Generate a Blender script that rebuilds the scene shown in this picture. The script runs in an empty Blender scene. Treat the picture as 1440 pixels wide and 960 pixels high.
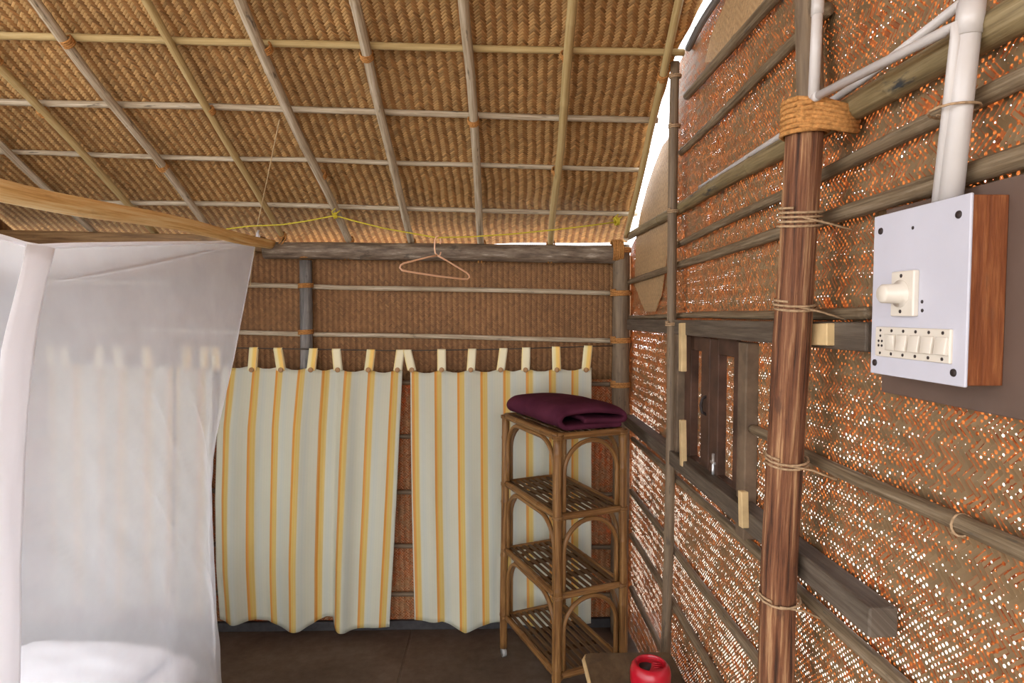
import bpy, bmesh, math, random
from mathutils import Vector, Matrix, Euler, noise

random.seed(7)
S = bpy.context.scene
COL = S.collection
R = math.radians
PI = math.pi

# ------------------------------------------------------------------ camera
F = 860.0
CAM = Vector((0, 0, 1.65))
ROT = Euler((R(90) - math.atan(40 / F), 0, -math.atan(20 / F)), 'XYZ')
cam_d = bpy.data.cameras.new('camera')
cam = bpy.data.objects.new('camera', cam_d)
COL.objects.link(cam)
cam.location = CAM
cam.rotation_euler = ROT
cam_d.sensor_width = 36
cam_d.lens = F / 1440 * 36
cam_d.clip_start = 0.02
S.camera = cam
RM = ROT.to_matrix()


def ray(x, y):
    return RM @ Vector(((x - 720) / F, (480 - y) / F, -1))


def on_y(x, y, Y):
    d = ray(x, y)
    return CAM + d * (Y / d.y)


def on_x(x, y, X):
    d = ray(x, y)
    return CAM + d * (X / d.x)


def on_z(x, y, Z):
    d = ray(x, y)
    return CAM + d * ((Z - CAM.z) / d.z)


BY = 3.15      # rear wall
WX = 0.68      # right wall
LX = -2.44     # left wall

# roof plane: rafters run down towards the rear wall
dR = ray(734, 900).normalized()
dP = Vector((dR.y, -dR.x, 0)).normalized()
CN = dR.cross(dP).normalized()
if CN.z > 0:
    CN = -CN            # points down into the room
C0 = on_y(600, 331, BY)


def on_c(x, y, off=0.0):
    d = ray(x, y)
    p0 = C0 + CN * off
    return CAM + d * ((p0 - CAM).dot(CN) / d.dot(CN))


def ceil_z(X, Y):
    return C0.z - ((X - C0.x) * CN.x + (Y - C0.y) * CN.y) / CN.z


def lerp(a, b, t):
    return a + (b - a) * t


def interp(pts, x):
    """piecewise linear through sorted (x, y) pairs"""
    if x <= pts[0][0]:
        return pts[0][1]
    for (a, fa), (b, fb) in zip(pts, pts[1:]):
        if x <= b:
            return lerp(fa, fb, (x - a) / (b - a) if b > a else 0)
    return pts[-1][1]


# ------------------------------------------------------------------ node helper
class NB:
    def __init__(self, name):
        self.mat = bpy.data.materials.new(name)
        self.mat.use_nodes = True
        self.nt = self.mat.node_tree
        self.nt.nodes.clear()
        self.out = self.nt.nodes.new('ShaderNodeOutputMaterial')

    def node(self, t, **kw):
        n = self.nt.nodes.new(t)
        for k, v in kw.items():
            setattr(n, k, v)
        return n

    def put(self, sock, v):
        if isinstance(v, bpy.types.NodeSocket):
            self.nt.links.new(v, sock)
        else:
            sock.default_value = v

    def m(self, op, a, b=None, c=None, clamp=False):
        n = self.node('ShaderNodeMath', operation=op)
        n.use_clamp = clamp
        self.put(n.inputs[0], a)
        if b is not None:
            self.put(n.inputs[1], b)
        if c is not None:
            self.put(n.inputs[2], c)
        return n.outputs[0]

    def uv(self):
        n = self.node('ShaderNodeUVMap')
        s = self.node('ShaderNodeSeparateXYZ')
        self.nt.links.new(n.outputs[0], s.inputs[0])
        return n.outputs[0], s.outputs[0], s.outputs[1]

    def vec(self, x, y, z=0.0):
        n = self.node('ShaderNodeCombineXYZ')
        for i, v in enumerate((x, y, z)):
            self.put(n.inputs[i], v)
        return n.outputs[0]

    def white(self, vec):
        n = self.node('ShaderNodeTexWhiteNoise', noise_dimensions='3D')
        self.put(n.inputs['Vector'], vec)
        return n.outputs['Value']

    def noise(self, vec, scale, detail=3.0, rough=0.55):
        n = self.node('ShaderNodeTexNoise', noise_dimensions='3D')
        self.put(n.inputs['Vector'], vec)
        n.inputs['Scale'].default_value = scale
        n.inputs['Detail'].default_value = detail
        n.inputs['Roughness'].default_value = rough
        return n.outputs['Fac']

    def ramp(self, fac, stops, interp_mode='LINEAR'):
        n = self.node('ShaderNodeValToRGB')
        cr = n.color_ramp
        cr.interpolation = interp_mode
        while len(cr.elements) > 1:
            cr.elements.remove(cr.elements[-1])
        for i, (p, c) in enumerate(stops):
            e = cr.elements[0] if i == 0 else cr.elements.new(p)
            e.position = p
            e.color = (*c, 1)
        self.put(n.inputs[0], fac)
        return n.outputs[0]

    def mix(self, fac, a, b, mode='MIX'):
        n = self.node('ShaderNodeMix', data_type='RGBA', blend_type=mode)
        self.put(n.inputs[0], fac)
        for i, v in ((6, a), (7, b)):
            if isinstance(v, tuple):
                v = (*v, 1) if len(v) == 3 else v
            self.put(n.inputs[i], v)
        return n.outputs[2]

    def smooth(self, v, lo, hi):
        n = self.node('ShaderNodeMapRange', interpolation_type='SMOOTHSTEP')
        self.put(n.inputs[0], v)
        n.inputs[1].default_value = lo
        n.inputs[2].default_value = hi
        return n.outputs[0]

    def bump(self, h, strength, dist):
        n = self.node('ShaderNodeBump')
        n.inputs['Strength'].default_value = strength
        n.inputs['Distance'].default_value = dist
        self.put(n.inputs['Height'], h)
        return n.outputs[0]

    def bsdf(self, col, rough=0.6, normal=None, spec=0.3, metal=0.0):
        n = self.node('ShaderNodeBsdfPrincipled')
        if isinstance(col, tuple):
            col = (*col, 1)
        self.put(n.inputs['Base Color'], col)
        self.put(n.inputs['Roughness'], rough)
        n.inputs['Specular IOR Level'].default_value = spec
        n.inputs['Metallic'].default_value = metal
        if normal is not None:
            self.put(n.inputs['Normal'], normal)
        return n.outputs[0]

    def simple(self, t, col=None, normal=None):
        n = self.node(t)
        if col is not None:
            if isinstance(col, tuple):
                col = (*col, 1)
            self.put(n.inputs['Color'], col)
        if normal is not None:
            self.put(n.inputs['Normal'], normal)
        return n.outputs[0]

    def mixs(self, fac, a, b):
        n = self.node('ShaderNodeMixShader')
        self.put(n.inputs[0], fac)
        self.nt.links.new(a, n.inputs[1])
        self.nt.links.new(b, n.inputs[2])
        return n.outputs[0]

    def done(self, sh):
        self.nt.links.new(sh, self.out.inputs[0])
        return self.mat


# ------------------------------------------------------------------ materials
def weave_material(name, w, col_v, col_h, float_len=3, block=12, var=0.35, bump=0.9,
                   translucent=0.0, open_weave=None, tcol=(0.8, 0.4, 0.12), diag=None):
    """woven split-bamboo mat; UV in metres, w = strip width"""
    n = NB(name)
    _, u0, v0 = n.uv()
    raw = n.vec(u0, v0)
    ru, rv0 = u0, v0
    if diag:            # strips laid on the diagonal, so that the twill reads as straight bands
        q = 0.70710678
        a_, b_ = n.m('MULTIPLY', u0, q), n.m('MULTIPLY', v0, q)
        ru = n.m('ADD', a_, b_)
        rv0 = n.m('SUBTRACT', a_, b_) if diag == 'u' else n.m('SUBTRACT', b_, a_)
    # hand-made strips wander a little
    wob = n.noise(raw, 9.0, 2.0)
    wob2 = n.noise(n.vec(v0, u0, 3.3), 8.0, 2.0)
    u = n.m('DIVIDE', n.m('MULTIPLY_ADD', n.m('SUBTRACT', wob, 0.5), w * 1.6, ru), w)
    v = n.m('DIVIDE', n.m('MULTIPLY_ADD', n.m('SUBTRACT', wob2, 0.5), w * 1.6, rv0), w)
    i, j = n.m('FLOOR', u), n.m('FLOOR', v)
    fu, fv = n.m('FRACT', u), n.m('FRACT', v)
    par = n.m('FLOORED_MODULO', n.m('FLOOR', n.m('DIVIDE', i, block)), 2.0) if block < 900 else 0.0
    s = n.m('MULTIPLY_ADD', par, -2.0, 1.0)
    t = n.m('MULTIPLY_ADD', i, s, j)
    L = float(float_len)
    V = n.m('LESS_THAN', n.m('FLOORED_MODULO', t, 2 * L), L)
    iV = n.m('SUBTRACT', 1.0, V)
    # across profile
    c = n.m('ADD', n.m('MULTIPLY', V, fu), n.m('MULTIPLY', iV, fv))
    c2 = n.m('MULTIPLY_ADD', c, 2.0, -1.0)
    prof = n.m('SUBTRACT', 1.0, n.m('POWER', n.m('ABSOLUTE', c2), 3.0))
    # along the float
    tm = n.m('FLOORED_MODULO', t, L)
    fh = n.m('ADD', n.m('MULTIPLY', n.m('SUBTRACT', 1.0, par), fu),
             n.m('MULTIPLY', par, n.m('SUBTRACT', 1.0, fu)))
    al = n.m('DIVIDE', n.m('ADD', tm, n.m('ADD', n.m('MULTIPLY', V, fv), n.m('MULTIPLY', iV, fh))), L)
    al2 = n.m('MULTIPLY_ADD', al, 2.0, -1.0)
    arch = n.m('SUBTRACT', 1.0, n.m('MULTIPLY', al2, al2))
    h = n.m('MULTIPLY', n.m('ADD', n.m('MULTIPLY', prof, 0.45), 0.55), n.m('ADD', n.m('MULTIPLY', arch, 0.8), 0.2))
    # colour per strip and per float
    rv = n.white(n.vec(i, 0.5, 1.0))
    rh = n.white(n.vec(0.5, j, 2.0))
    rs = n.m('ADD', n.m('MULTIPLY', V, rv), n.m('MULTIPLY', iV, rh))
    fl = n.m('FLOOR', n.m('DIVIDE', t, L))
    rc = n.white(n.vec(n.m('ADD', n.m('MULTIPLY', V, i), n.m('MULTIPLY', iV, j)), fl, V))
    k = n.m('MULTIPLY_ADD', rs, var, n.m('MULTIPLY_ADD', rc, var, 1.0 - var))
    base = n.mix(V, col_h, col_v)
    big = n.noise(raw, 2.3, 5.0, 0.6)
    k = n.m('MULTIPLY', k, n.m('MULTIPLY_ADD', big, 0.7, 0.65))
    hsv = n.node('ShaderNodeHueSaturation')
    n.put(hsv.inputs['Value'], k)
    n.put(hsv.inputs['Saturation'], 1.0)
    n.put(hsv.inputs['Color'], base)
    col = hsv.outputs[0]
    nrm = n.bump(h, bump, w * 0.45)
    sh = n.bsdf(col, 0.55, nrm, 0.25)
    if translucent > 0:
        tr = n.simple('ShaderNodeBsdfTranslucent', n.mix(1.0, col, tcol, 'MULTIPLY'))
        sh = n.mixs(translucent, sh, tr)
    if open_weave:
        # thin, worn places where the strips lie apart: light glows in the seams, pin holes at the crossings
        ow = open_weave
        patch = n.noise(raw, ow.get('patch', 4.5), 3.0, 0.55)
        gap = n.m('ABSOLUTE', c2)
        seam = n.smooth(gap, 0.50, 0.80)
        cell = n.white(n.vec(i, j, 5.0))
        pk = n.smooth(n.m('ADD', n.m('MULTIPLY', patch, 0.55), n.m('MULTIPLY', rc, 0.45)), ow['lo'], ow['hi'])
        glow = n.m('MULTIPLY', seam, pk)
        slip = n.m('MULTIPLY', n.m('GREATER_THAN', rc, ow.get('slip', 0.93)), n.smooth(patch, 0.48, 0.6))
        glow = n.m('MULTIPLY', n.m('MAXIMUM', glow, n.m('MULTIPLY', slip, 0.6)), ow.get('glow', 0.9))
        tr = n.simple('ShaderNodeBsdfTranslucent', n.mix(cell, ow['c0'], ow['c1']))
        sh = n.mixs(glow, sh, tr)
        iu, jv = n.m('FLOOR', n.m('ADD', u, 0.5)), n.m('FLOOR', n.m('ADD', v, 0.5))
        du, dv = n.m('SUBTRACT', u, iu), n.m('SUBTRACT', v, jv)
        dist = n.m('SQRT', n.m('ADD', n.m('MULTIPLY', du, du), n.m('MULTIPLY', dv, dv)))
        rr = n.white(n.vec(iu, jv, 9.0))
        band = n.m('LESS_THAN', n.m('FLOORED_MODULO', n.m('ADD', n.m('ADD', iu, jv), 0.5), 2 * L), L)
        low = n.smooth(v0, ow.get('z1', 1.9), ow.get('z0', 1.0))      # fewer holes higher up, standing in for dimmer light under the eave
        want = n.m('ADD', n.m('MULTIPLY', patch, 0.55), n.m('ADD', n.m('MULTIPLY', rr, 0.28), n.m('MULTIPLY', band, 0.14)))
        want = n.m('ADD', want, n.m('MULTIPLY', low, ow.get('lowk', 0.0)))
        size = n.m('MULTIPLY', n.smooth(want, ow['hlo'], ow['hhi']), ow['r'])
        want2 = n.m('ADD', n.m('MULTIPLY', n.white(n.vec(iu, jv, 4.0)), 0.5), n.m('MULTIPLY', patch, 0.6))
        amber = n.m('MULTIPLY', n.m('LESS_THAN', dist, n.m('MULTIPLY', n.smooth(want2, ow.get('alo', 0.35), 0.72), 0.34)), 0.9)
        sh = n.mixs(amber, sh, n.simple('ShaderNodeBsdfTranslucent', n.mix(cell, ow['c2'], ow['c3'])))
        hole = n.m('LESS_THAN', dist, size)
        sh = n.mixs(hole, sh, n.simple('ShaderNodeBsdfTransparent', (1, 1, 1)))
    return n.done(sh)


def pole_material(name, stops, dark=(0.05, 0.04, 0.03), spots=0.5, rough=0.6, along=3.0, around=6.0, bump=0.25):
    """weathered wood; UV: u around (0..1), v metres along"""
    n = NB(name)
    _, u0, v0 = n.uv()
    oi = n.node('ShaderNodeObjectInfo')
    off = n.m('MULTIPLY', oi.outputs['Random'], 37.0)
    cu = n.m('COSINE', n.m('MULTIPLY', u0, 2 * PI))
    su = n.m('SINE', n.m('MULTIPLY', u0, 2 * PI))
    vv = n.m('ADD', n.m('MULTIPLY', v0, along), off)
    g = n.noise(n.vec(n.m('MULTIPLY', cu, around * .25), n.m('MULTIPLY', su, around * .25), vv), 1.7, 6.0, 0.65)
    col = n.ramp(g, stops)
    sp = n.noise(n.vec(n.m('MULTIPLY', cu, .8), n.m('MULTIPLY', su, .8), n.m('ADD', n.m('MULTIPLY', v0, 9.0), off)), 1.3, 4.0, 0.6)
    col = n.mix(n.m('MULTIPLY', n.smooth(sp, 0.6, 0.72), spots), col, dark)
    return n.done(n.bsdf(col, rough, n.bump(g, bump, 0.01), 0.3))


def plain(name, col, rough=0.5, spec=0.3, metal=0.0, var=0.12, scale=30.0, bump=0.0):
    n = NB(name)
    tc = n.node('ShaderNodeTexCoord')
    g = n.noise(tc.outputs['Object'], scale, 4.0)
    lo = tuple(max(0, x * (1 - var)) for x in col)
    hi = tuple(min(1, x * (1 + var)) for x in col)
    c = n.ramp(g, [(0.3, lo), (0.7, hi)])
    nr = n.bump(g, 1.0, bump) if bump else None
    return n.done(n.bsdf(c, rough, nr, spec, metal))


M = {}
M['mat_ceiling'] = weave_material('ceiling_mat', 0.0085, (0.54, 0.335, 0.14), (0.32, 0.155, 0.052), 3, 999, 0.38, 1.0,
                                  translucent=0.24, tcol=(1.0, 0.9, 0.65), diag='u')
M['mat_rear'] = weave_material('rear_mat', 0.0068, (0.25, 0.128, 0.052), (0.175, 0.083, 0.032), 3, 999, 0.3, 0.8, diag='u')
M['mat_open'] = weave_material('open_mat', 0.0092, (0.215, 0.140, 0.072), (0.185, 0.118, 0.058), 3, 999, 0.17, 0.28, diag='v',
                               open_weave=dict(lo=0.42, hi=0.62, hlo=0.59, hhi=0.88, r=0.30, patch=5.0, lowk=0.20, glow=0.9,
                                               c0=(0.05, 0.006, 0.001), c1=(0.17, 0.034, 0.006), alo=0.42, c2=(0.07, 0.010, 0.002), c3=(0.30, 0.09, 0.022)))
M['mat_rear_open'] = weave_material('rear_open_mat', 0.010, (0.38, 0.20, 0.09), (0.30, 0.145, 0.06), 2, 999, 0.3, 0.7, diag='u',
                                    open_weave=dict(lo=0.44, hi=0.60, hlo=0.72, hhi=0.95, r=0.2, patch=5.0, c0=(0.14, 0.02, 0.004), c1=(0.40, 0.11, 0.025),
                                                    c2=(0.14, 0.025, 0.005), c3=(0.45, 0.15, 0.04), alo=0.5))
M['mat_plain'] = weave_material('plain_mat', 0.006, (0.44, 0.29, 0.15), (0.38, 0.24, 0.12), 2, 8, 0.2, 0.5)
M['rafter'] = pole_material('rafter_bamboo', [(0.32, (0.22, 0.16, 0.10)), (0.5, (0.42, 0.34, 0.235)), (0.66, (0.56, 0.48, 0.37))], spots=0.8)
M['rafter_y'] = pole_material('yellow_bamboo', [(0.25, (0.30, 0.20, 0.08)), (0.5, (0.44, 0.32, 0.14)), (0.75, (0.54, 0.42, 0.22))], spots=0.3)
M['rail'] = pole_material('rail_bamboo', [(0.32, (0.080, 0.053, 0.029)), (0.5, (0.172, 0.123, 0.072)), (0.68, (0.27, 0.207, 0.137))], spots=0.85, dark=(0.06, 0.055, 0.045))
M['rail_mottled'] = pole_material('mottled_bamboo', [(0.32, (0.10, 0.072, 0.034)), (0.5, (0.20, 0.145, 0.068)), (0.68, (0.29, 0.225, 0.12))], spots=1.0, dark=(0.028, 0.032, 0.036))
M['rail_dark'] = pole_material('dark_bamboo', [(0.25, (0.09, 0.06, 0.04)), (0.5, (0.17, 0.12, 0.075)), (0.75, (0.25, 0.18, 0.11))], spots=0.6)
M['log'] = pole_material('pine_log', [(0.34, (0.60, 0.33, 0.10)), (0.5, (0.84, 0.56, 0.23)), (0.64, (0.92, 0.72, 0.38))], spots=0.2, along=2.0, dark=(0.3, 0.13, 0.04))
M['post'] = pole_material('bark_post', [(0.36, (0.045, 0.018, 0.008)), (0.45, (0.145, 0.053, 0.023)), (0.55, (0.225, 0.095, 0.043)), (0.63, (0.40, 0.22, 0.105))],
                          spots=0.5, along=2.2, around=8.0, bump=1.0, dark=(0.04, 0.02, 0.015))
M['plate'] = pole_material('wall_plate', [(0.3, (0.07, 0.05, 0.035)), (0.48, (0.16, 0.115, 0.08)), (0.60, (0.23, 0.18, 0.13)), (0.68, (0.42, 0.36, 0.29))], spots=0.7, along=5.0, around=5.0)
M['brown_timber'] = pole_material('brown_timber', [(0.3, (0.12, 0.06, 0.025)), (0.5, (0.24, 0.135, 0.055)), (0.7, (0.36, 0.22, 0.10))], spots=0.4)
M['grey_post'] = pole_material('grey_post', [(0.3, (0.08, 0.075, 0.07)), (0.5, (0.17, 0.16, 0.15)), (0.7, (0.30, 0.27, 0.25))], spots=0.5)
M['rattan'] = pole_material('rattan', [(0.32, (0.07, 0.028, 0.008)), (0.5, (0.19, 0.088, 0.027)), (0.66, (0.30, 0.16, 0.055))], spots=0.45, dark=(0.06, 0.025, 0.01), rough=0.38)
M['rattan_dark'] = pole_material('rattan_slat', [(0.25, (0.05, 0.025, 0.01)), (0.5, (0.11, 0.055, 0.022)), (0.75, (0.2, 0.11, 0.05))], spots=0.3, rough=0.5)
M['coir'] = plain('coir_rope', (0.42, 0.20, 0.065), 0.9, 0.1, var=0.4, scale=160, bump=0.002)
M['jute'] = plain('jute_twine', (0.36, 0.24, 0.14), 0.9, 0.1, var=0.35, scale=160, bump=0.001)
M['plank'] = pole_material('grey_plank', [(0.3, (0.05, 0.037, 0.026)), (0.5, (0.095, 0.072, 0.052)), (0.7, (0.15, 0.12, 0.09))], spots=0.4)
M['dark_wood'] = plain('dark_shutter_wood', (0.07, 0.035, 0.022), 0.6, var=0.4, scale=14)
M['jamb'] = plain('jamb_wood', (0.13, 0.088, 0.055), 0.7, var=0.35, scale=16)
M['pale_wood'] = plain('pale_wood', (0.56, 0.40, 0.20), 0.6, var=0.2, scale=18)
M['brown_box'] = pole_material('varnished_wood', [(0.25, (0.10, 0.028, 0.010)), (0.5, (0.20, 0.06, 0.02)), (0.75, (0.34, 0.13, 0.045))], spots=0.25, rough=0.35, along=6)
M['board'] = plain('painted_board', (0.115, 0.074, 0.056), 0.55, var=0.12, scale=9)
M['plate_white'] = plain('laminate_white', (0.50, 0.49, 0.545), 0.35, var=0.03, scale=12)
M['ivory'] = plain('ivory_plastic', (0.62, 0.56, 0.48), 0.3, 0.5, var=0.03)
M['hole'] = plain('dark_recess', (0.03, 0.02, 0.018), 0.6)
M['pvc'] = plain('pvc', (0.52, 0.48, 0.455), 0.35, 0.5, var=0.06, scale=9)
M['steel'] = plain('galvanised_steel', (0.62, 0.62, 0.63), 0.35, metal=0.8)
M['towel'] = None
M['hanger'] = plain('peach_plastic', (0.80, 0.48, 0.30), 0.35, 0.5, var=0.05)
M['yellow_rope'] = plain('yellow_rope', (0.50, 0.40, 0.03), 0.6, var=0.25, scale=200)
M['cord'] = plain('thin_cord', (0.50, 0.36, 0.20), 0.8, var=0.2)
M['wire'] = plain('dark_wire', (0.06, 0.045, 0.035), 0.6)
M['red'] = plain('red_plastic', (0.42, 0.006, 0.018), 0.3, 0.5, var=0.08)
M['plinth'] = plain('plinth', (0.040, 0.036, 0.036), 0.7, var=0.3)
M['stool'] = pole_material('stool_wood', [(0.3, (0.06, 0.036, 0.018)), (0.5, (0.115, 0.072, 0.036)), (0.7, (0.17, 0.115, 0.06))], spots=0.4, along=5)
M['button'] = plain('wood_button', (0.36, 0.20, 0.085), 0.5)
M['ground'] = plain('sandy_ground', (0.50, 0.42, 0.32), 0.9, scale=2.0, var=0.2)
M['rubber'] = plain('caster_grey', (0.30, 0.29, 0.27), 0.4)

# towel cloth
n = NB('plum_towel')
tc = n.node('ShaderNodeTexCoord')
g = n.noise(tc.outputs['Object'], 420.0, 2.0)
n2 = n.noise(tc.outputs['Object'], 10.0, 3.0)
n.done(n.bsdf(n.ramp(n2, [(0.3, (0.060, 0.013, 0.026)), (0.7, (0.095, 0.022, 0.040))]), 0.95, n.bump(g, 0.8, 0.002), 0.05))
M['towel'] = n.mat

# stone floor
n = NB('stone_floor')
tc = n.node('ShaderNodeTexCoord')
o = tc.outputs['Object']
g = n.noise(o, 3.0, 6.0, 0.6)
g2 = n.noise(o, 22.0, 5.0, 0.6)
col = n.ramp(n.m('ADD', n.m('MULTIPLY', g, 0.6), n.m('MULTIPLY', g2, 0.4)),
             [(0.35, (0.060, 0.036, 0.024)), (0.5, (0.095, 0.062, 0.043)), (0.65, (0.13, 0.092, 0.068))])
n.done(n.bsdf(col, 0.55, n.bump(g2, 0.4, 0.004), 0.3))
M['floor'] = n.mat
M['grout'] = plain('grout', (0.22, 0.18, 0.15), 0.9, var=0.5, scale=25)

# curtain cloth: UV in metres
def curtain_material():
    n = NB('striped_cotton')
    _, u0, v0 = n.uv()
    f = n.m('FRACT', n.m('DIVIDE', u0, 0.119))
    col = n.ramp(f, [(0.0, (0.72, 0.705, 0.56)), (0.30, (0.72, 0.705, 0.56)), (0.315, (0.80, 0.37, 0.075)), (0.40, (0.80, 0.37, 0.075)),
                     (0.425, (0.79, 0.56, 0.15)), (0.60, (0.77, 0.58, 0.20)), (0.64, (0.72, 0.705, 0.56)), (0.80, (0.67, 0.685, 0.59)), (1.0, (0.72, 0.705, 0.56))])
    lines = n.m('SINE', n.m('MULTIPLY', u0, 2 * PI / 0.0135))
    col = n.mix(n.m('MULTIPLY', n.smooth(lines, 0.2, 0.9), 0.12), col, (0.86, 0.78, 0.66))
    w1 = n.m('SINE', n.m('MULTIPLY', u0, 2 * PI / 0.0016))
    w2 = n.m('SINE', n.m('MULTIPLY', v0, 2 * PI / 0.0016))
    nz = n.noise(n.vec(n.m('MULTIPLY', u0, 14.0), n.m('MULTIPLY', v0, 3.0)), 1.0, 4.0)
    nr = n.bump(n.m('MULTIPLY_ADD', nz, 4.0, n.m('MULTIPLY', w1, w2)), 0.35, 0.002)
    d = n.bsdf(col, 0.85, nr, 0.1)
    t = n.simple('ShaderNodeBsdfTranslucent', col)
    return n.done(n.mixs(0.25, d, t))


M['curtain'] = curtain_material()
n = NB('tab_cotton_striped')
_, u0, v0 = n.uv()
col = n.ramp(u0, [(0.0, (0.72, 0.66, 0.42)), (0.40, (0.76, 0.64, 0.33)), (0.5, (0.80, 0.58, 0.17)), (0.85, (0.84, 0.52, 0.16)), (1.0, (0.76, 0.68, 0.42))])
n.done(n.bsdf(col, 0.85, None, 0.1))
M['tab'] = n.mat
n = NB('tab_cotton_plain')
_, u0, v0 = n.uv()
col = n.ramp(u0, [(0.0, (0.80, 0.64, 0.28)), (0.2, (0.76, 0.69, 0.46)), (1.0, (0.74, 0.69, 0.50))])
n.done(n.bsdf(col, 0.85, None, 0.1))
M['tab_pale'] = n.mat


def cloth(name, col, alpha, noise_amt=0.0):
    n = NB(name)
    d = n.simple('ShaderNodeBsdfDiffuse', col)
    t = n.simple('ShaderNodeBsdfTranslucent', col)
    sh = n.mixs(0.5, d, t)
    if alpha < 1:
        tc = n.node('ShaderNodeTexCoord')
        g = n.noise(tc.outputs['Object'], 7.0, 3.0)
        a = n.m('MULTIPLY_ADD', n.m('SUBTRACT', g, 0.5), noise_amt, alpha, clamp=True)
        sh = n.mixs(a, n.simple('ShaderNodeBsdfTransparent', (1, 1, 1)), sh)
    return n.done(sh)


M['net'] = cloth('white_netting', (0.88, 0.89, 0.92), 0.42, 0.12)
M['net_top'] = cloth('canopy_brightened', (0.90, 0.90, 0.92), 0.72, 0.1)  # raised opacity stands in for the netting's brightness at a grazing view
M['net_band'] = cloth('white_band', (0.92, 0.91, 0.93), 0.92)
M['sheet'] = plain('white_sheet', (0.82, 0.83, 0.88), 0.9, 0.1, var=0.03, scale=6)

# ------------------------------------------------------------------ mesh helpers
def obj(name, bm, mat, parent=None, smooth=True, mats=None):
    me = bpy.data.meshes.new(name)
    bmesh.ops.recalc_face_normals(bm, faces=bm.faces)
    if smooth:
        for f in bm.faces:
            f.smooth = True
    bm.to_mesh(me)
    bm.free()
    o = bpy.data.objects.new(name, me)
    COL.objects.link(o)
    for m_ in (mats or [mat]):
        me.materials.append(m_)
    if parent:
        o.parent = parent
        o.matrix_parent_inverse = Matrix.Translation(parent.location).inverted() if parent.type == 'EMPTY' else Matrix.Identity(4)
    return o


def tag(o, label, cat, group=None, kind=None):
    if label:
        o['label'] = label
    if cat:
        o['category'] = cat
    if group:
        o['group'] = group
    if kind:
        o['kind'] = kind
    return o


def struct(o, label=None, cat=None):
    o['kind'] = 'structure'
    if label:
        o['label'] = label
    if cat:
        o['category'] = cat
    return o


def thing(name, label, cat, loc, group=None):
    o = bpy.data.objects.new(name, None)
    o.location = loc
    o.empty_display_size = 0.05
    COL.objects.link(o)
    return tag(o, label, cat, group)


def tube(path, radii, seg=12, bm=None, caps=True, squash=None, uv_off=0.0):
    """sweep a circle along path (Vectors); UV u around, v metres"""
    bm = bm or bmesh.new()
    uvl = bm.loops.layers.uv.verify()
    if not isinstance(radii, (list, tuple)):
        radii = [radii] * len(path)
    rings, up, vs, acc = [], None, [], 0.0
    for k, p in enumerate(path):
        d = (path[min(k + 1, len(path) - 1)] - path[max(k - 1, 0)])
        d = d.normalized() if d.length > 1e-9 else Vector((0, 0, 1))
        if up is None:
            up = Vector((0, 0, 1)) if abs(d.z) < 0.9 else Vector((1, 0, 0))
        x = d.cross(up)
        x = x.normalized() if x.length > 1e-6 else d.orthogonal().normalized()
        y = x.cross(d).normalized()
        up = y
        if k:
            acc += (p - path[k - 1]).length
        vs.append(acc + uv_off)
        ring = []
        for s in range(seg):
            a = 2 * PI * s / seg
            q = x * math.cos(a) * radii[k] + y * math.sin(a) * radii[k] * (squash or 1)
            ring.append(bm.verts.new(p + q))
        rings.append(ring)
    for k in range(len(path) - 1):
        for s in range(seg):
            s2 = (s + 1) % seg
            f = bm.faces.new((rings[k][s], rings[k][s2], rings[k + 1][s2], rings[k + 1][s]))
            for lp, (uu, vv) in zip(f.loops, ((s / seg, vs[k]), ((s + 1) / seg, vs[k]), ((s + 1) / seg, vs[k + 1]), (s / seg, vs[k + 1]))):
                lp[uvl].uv = (uu, vv)
    if caps:
        for ring, vv in ((rings[0], vs[0]), (rings[-1], vs[-1])):
            f = bm.faces.new(ring)
            for s, lp in enumerate(f.loops):
                lp[uvl].uv = (s / seg, vv)
    return bm


def stick(p0, p1, r0, r1=None, node_gap=0.0, wob=0.004, seg=12, steps=26, seed=None, bm=None, sag=0.0, node_h=0.10):
    """a natural pole: taper, slight bends, bamboo nodes every node_gap metres"""
    r1 = r0 if r1 is None else r1
    rnd = random.Random(seed if seed is not None else random.random())
    L = (p1 - p0).length
    ts = [k / steps for k in range(steps + 1)]
    nodes = []
    if node_gap:
        s = rnd.uniform(0.2, 0.8) * node_gap
        while s < L - 0.02:
            nodes.append(s / L)
            s += node_gap * rnd.uniform(0.85, 1.15)
        for t in nodes:
            ts += [t - 0.012 / L, t - 0.004 / L, t, t + 0.004 / L, t + 0.012 / L]
    ts = sorted(t for t in ts if 0 <= t <= 1)
    o1, o2 = rnd.uniform(0, 50), rnd.uniform(0, 50)
    path, rad = [], []
    for t in ts:
        p = p0.lerp(p1, t)
        env = math.sin(PI * t)
        n3 = [noise.noise(Vector((t * L * 1.6 + o1, o2, q_ * 7.7))) for q_ in range(3)]
        p = p + Vector(n3) * wob * (0.3 + env) + Vector((0, 0, -sag * env))
        r = lerp(r0, r1, t) * (1 + 0.05 * noise.noise(Vector((t * L * 5 + o2, o1, 4))))
        for nt_ in nodes:
            dd = abs(t - nt_) * L
            if dd < 0.012:
                r *= 1 + node_h * (1 - dd / 0.012)
        path.append(p)
        rad.append(r)
    return tube(path, rad, seg, bm, uv_off=rnd.uniform(0, 20))


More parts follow.
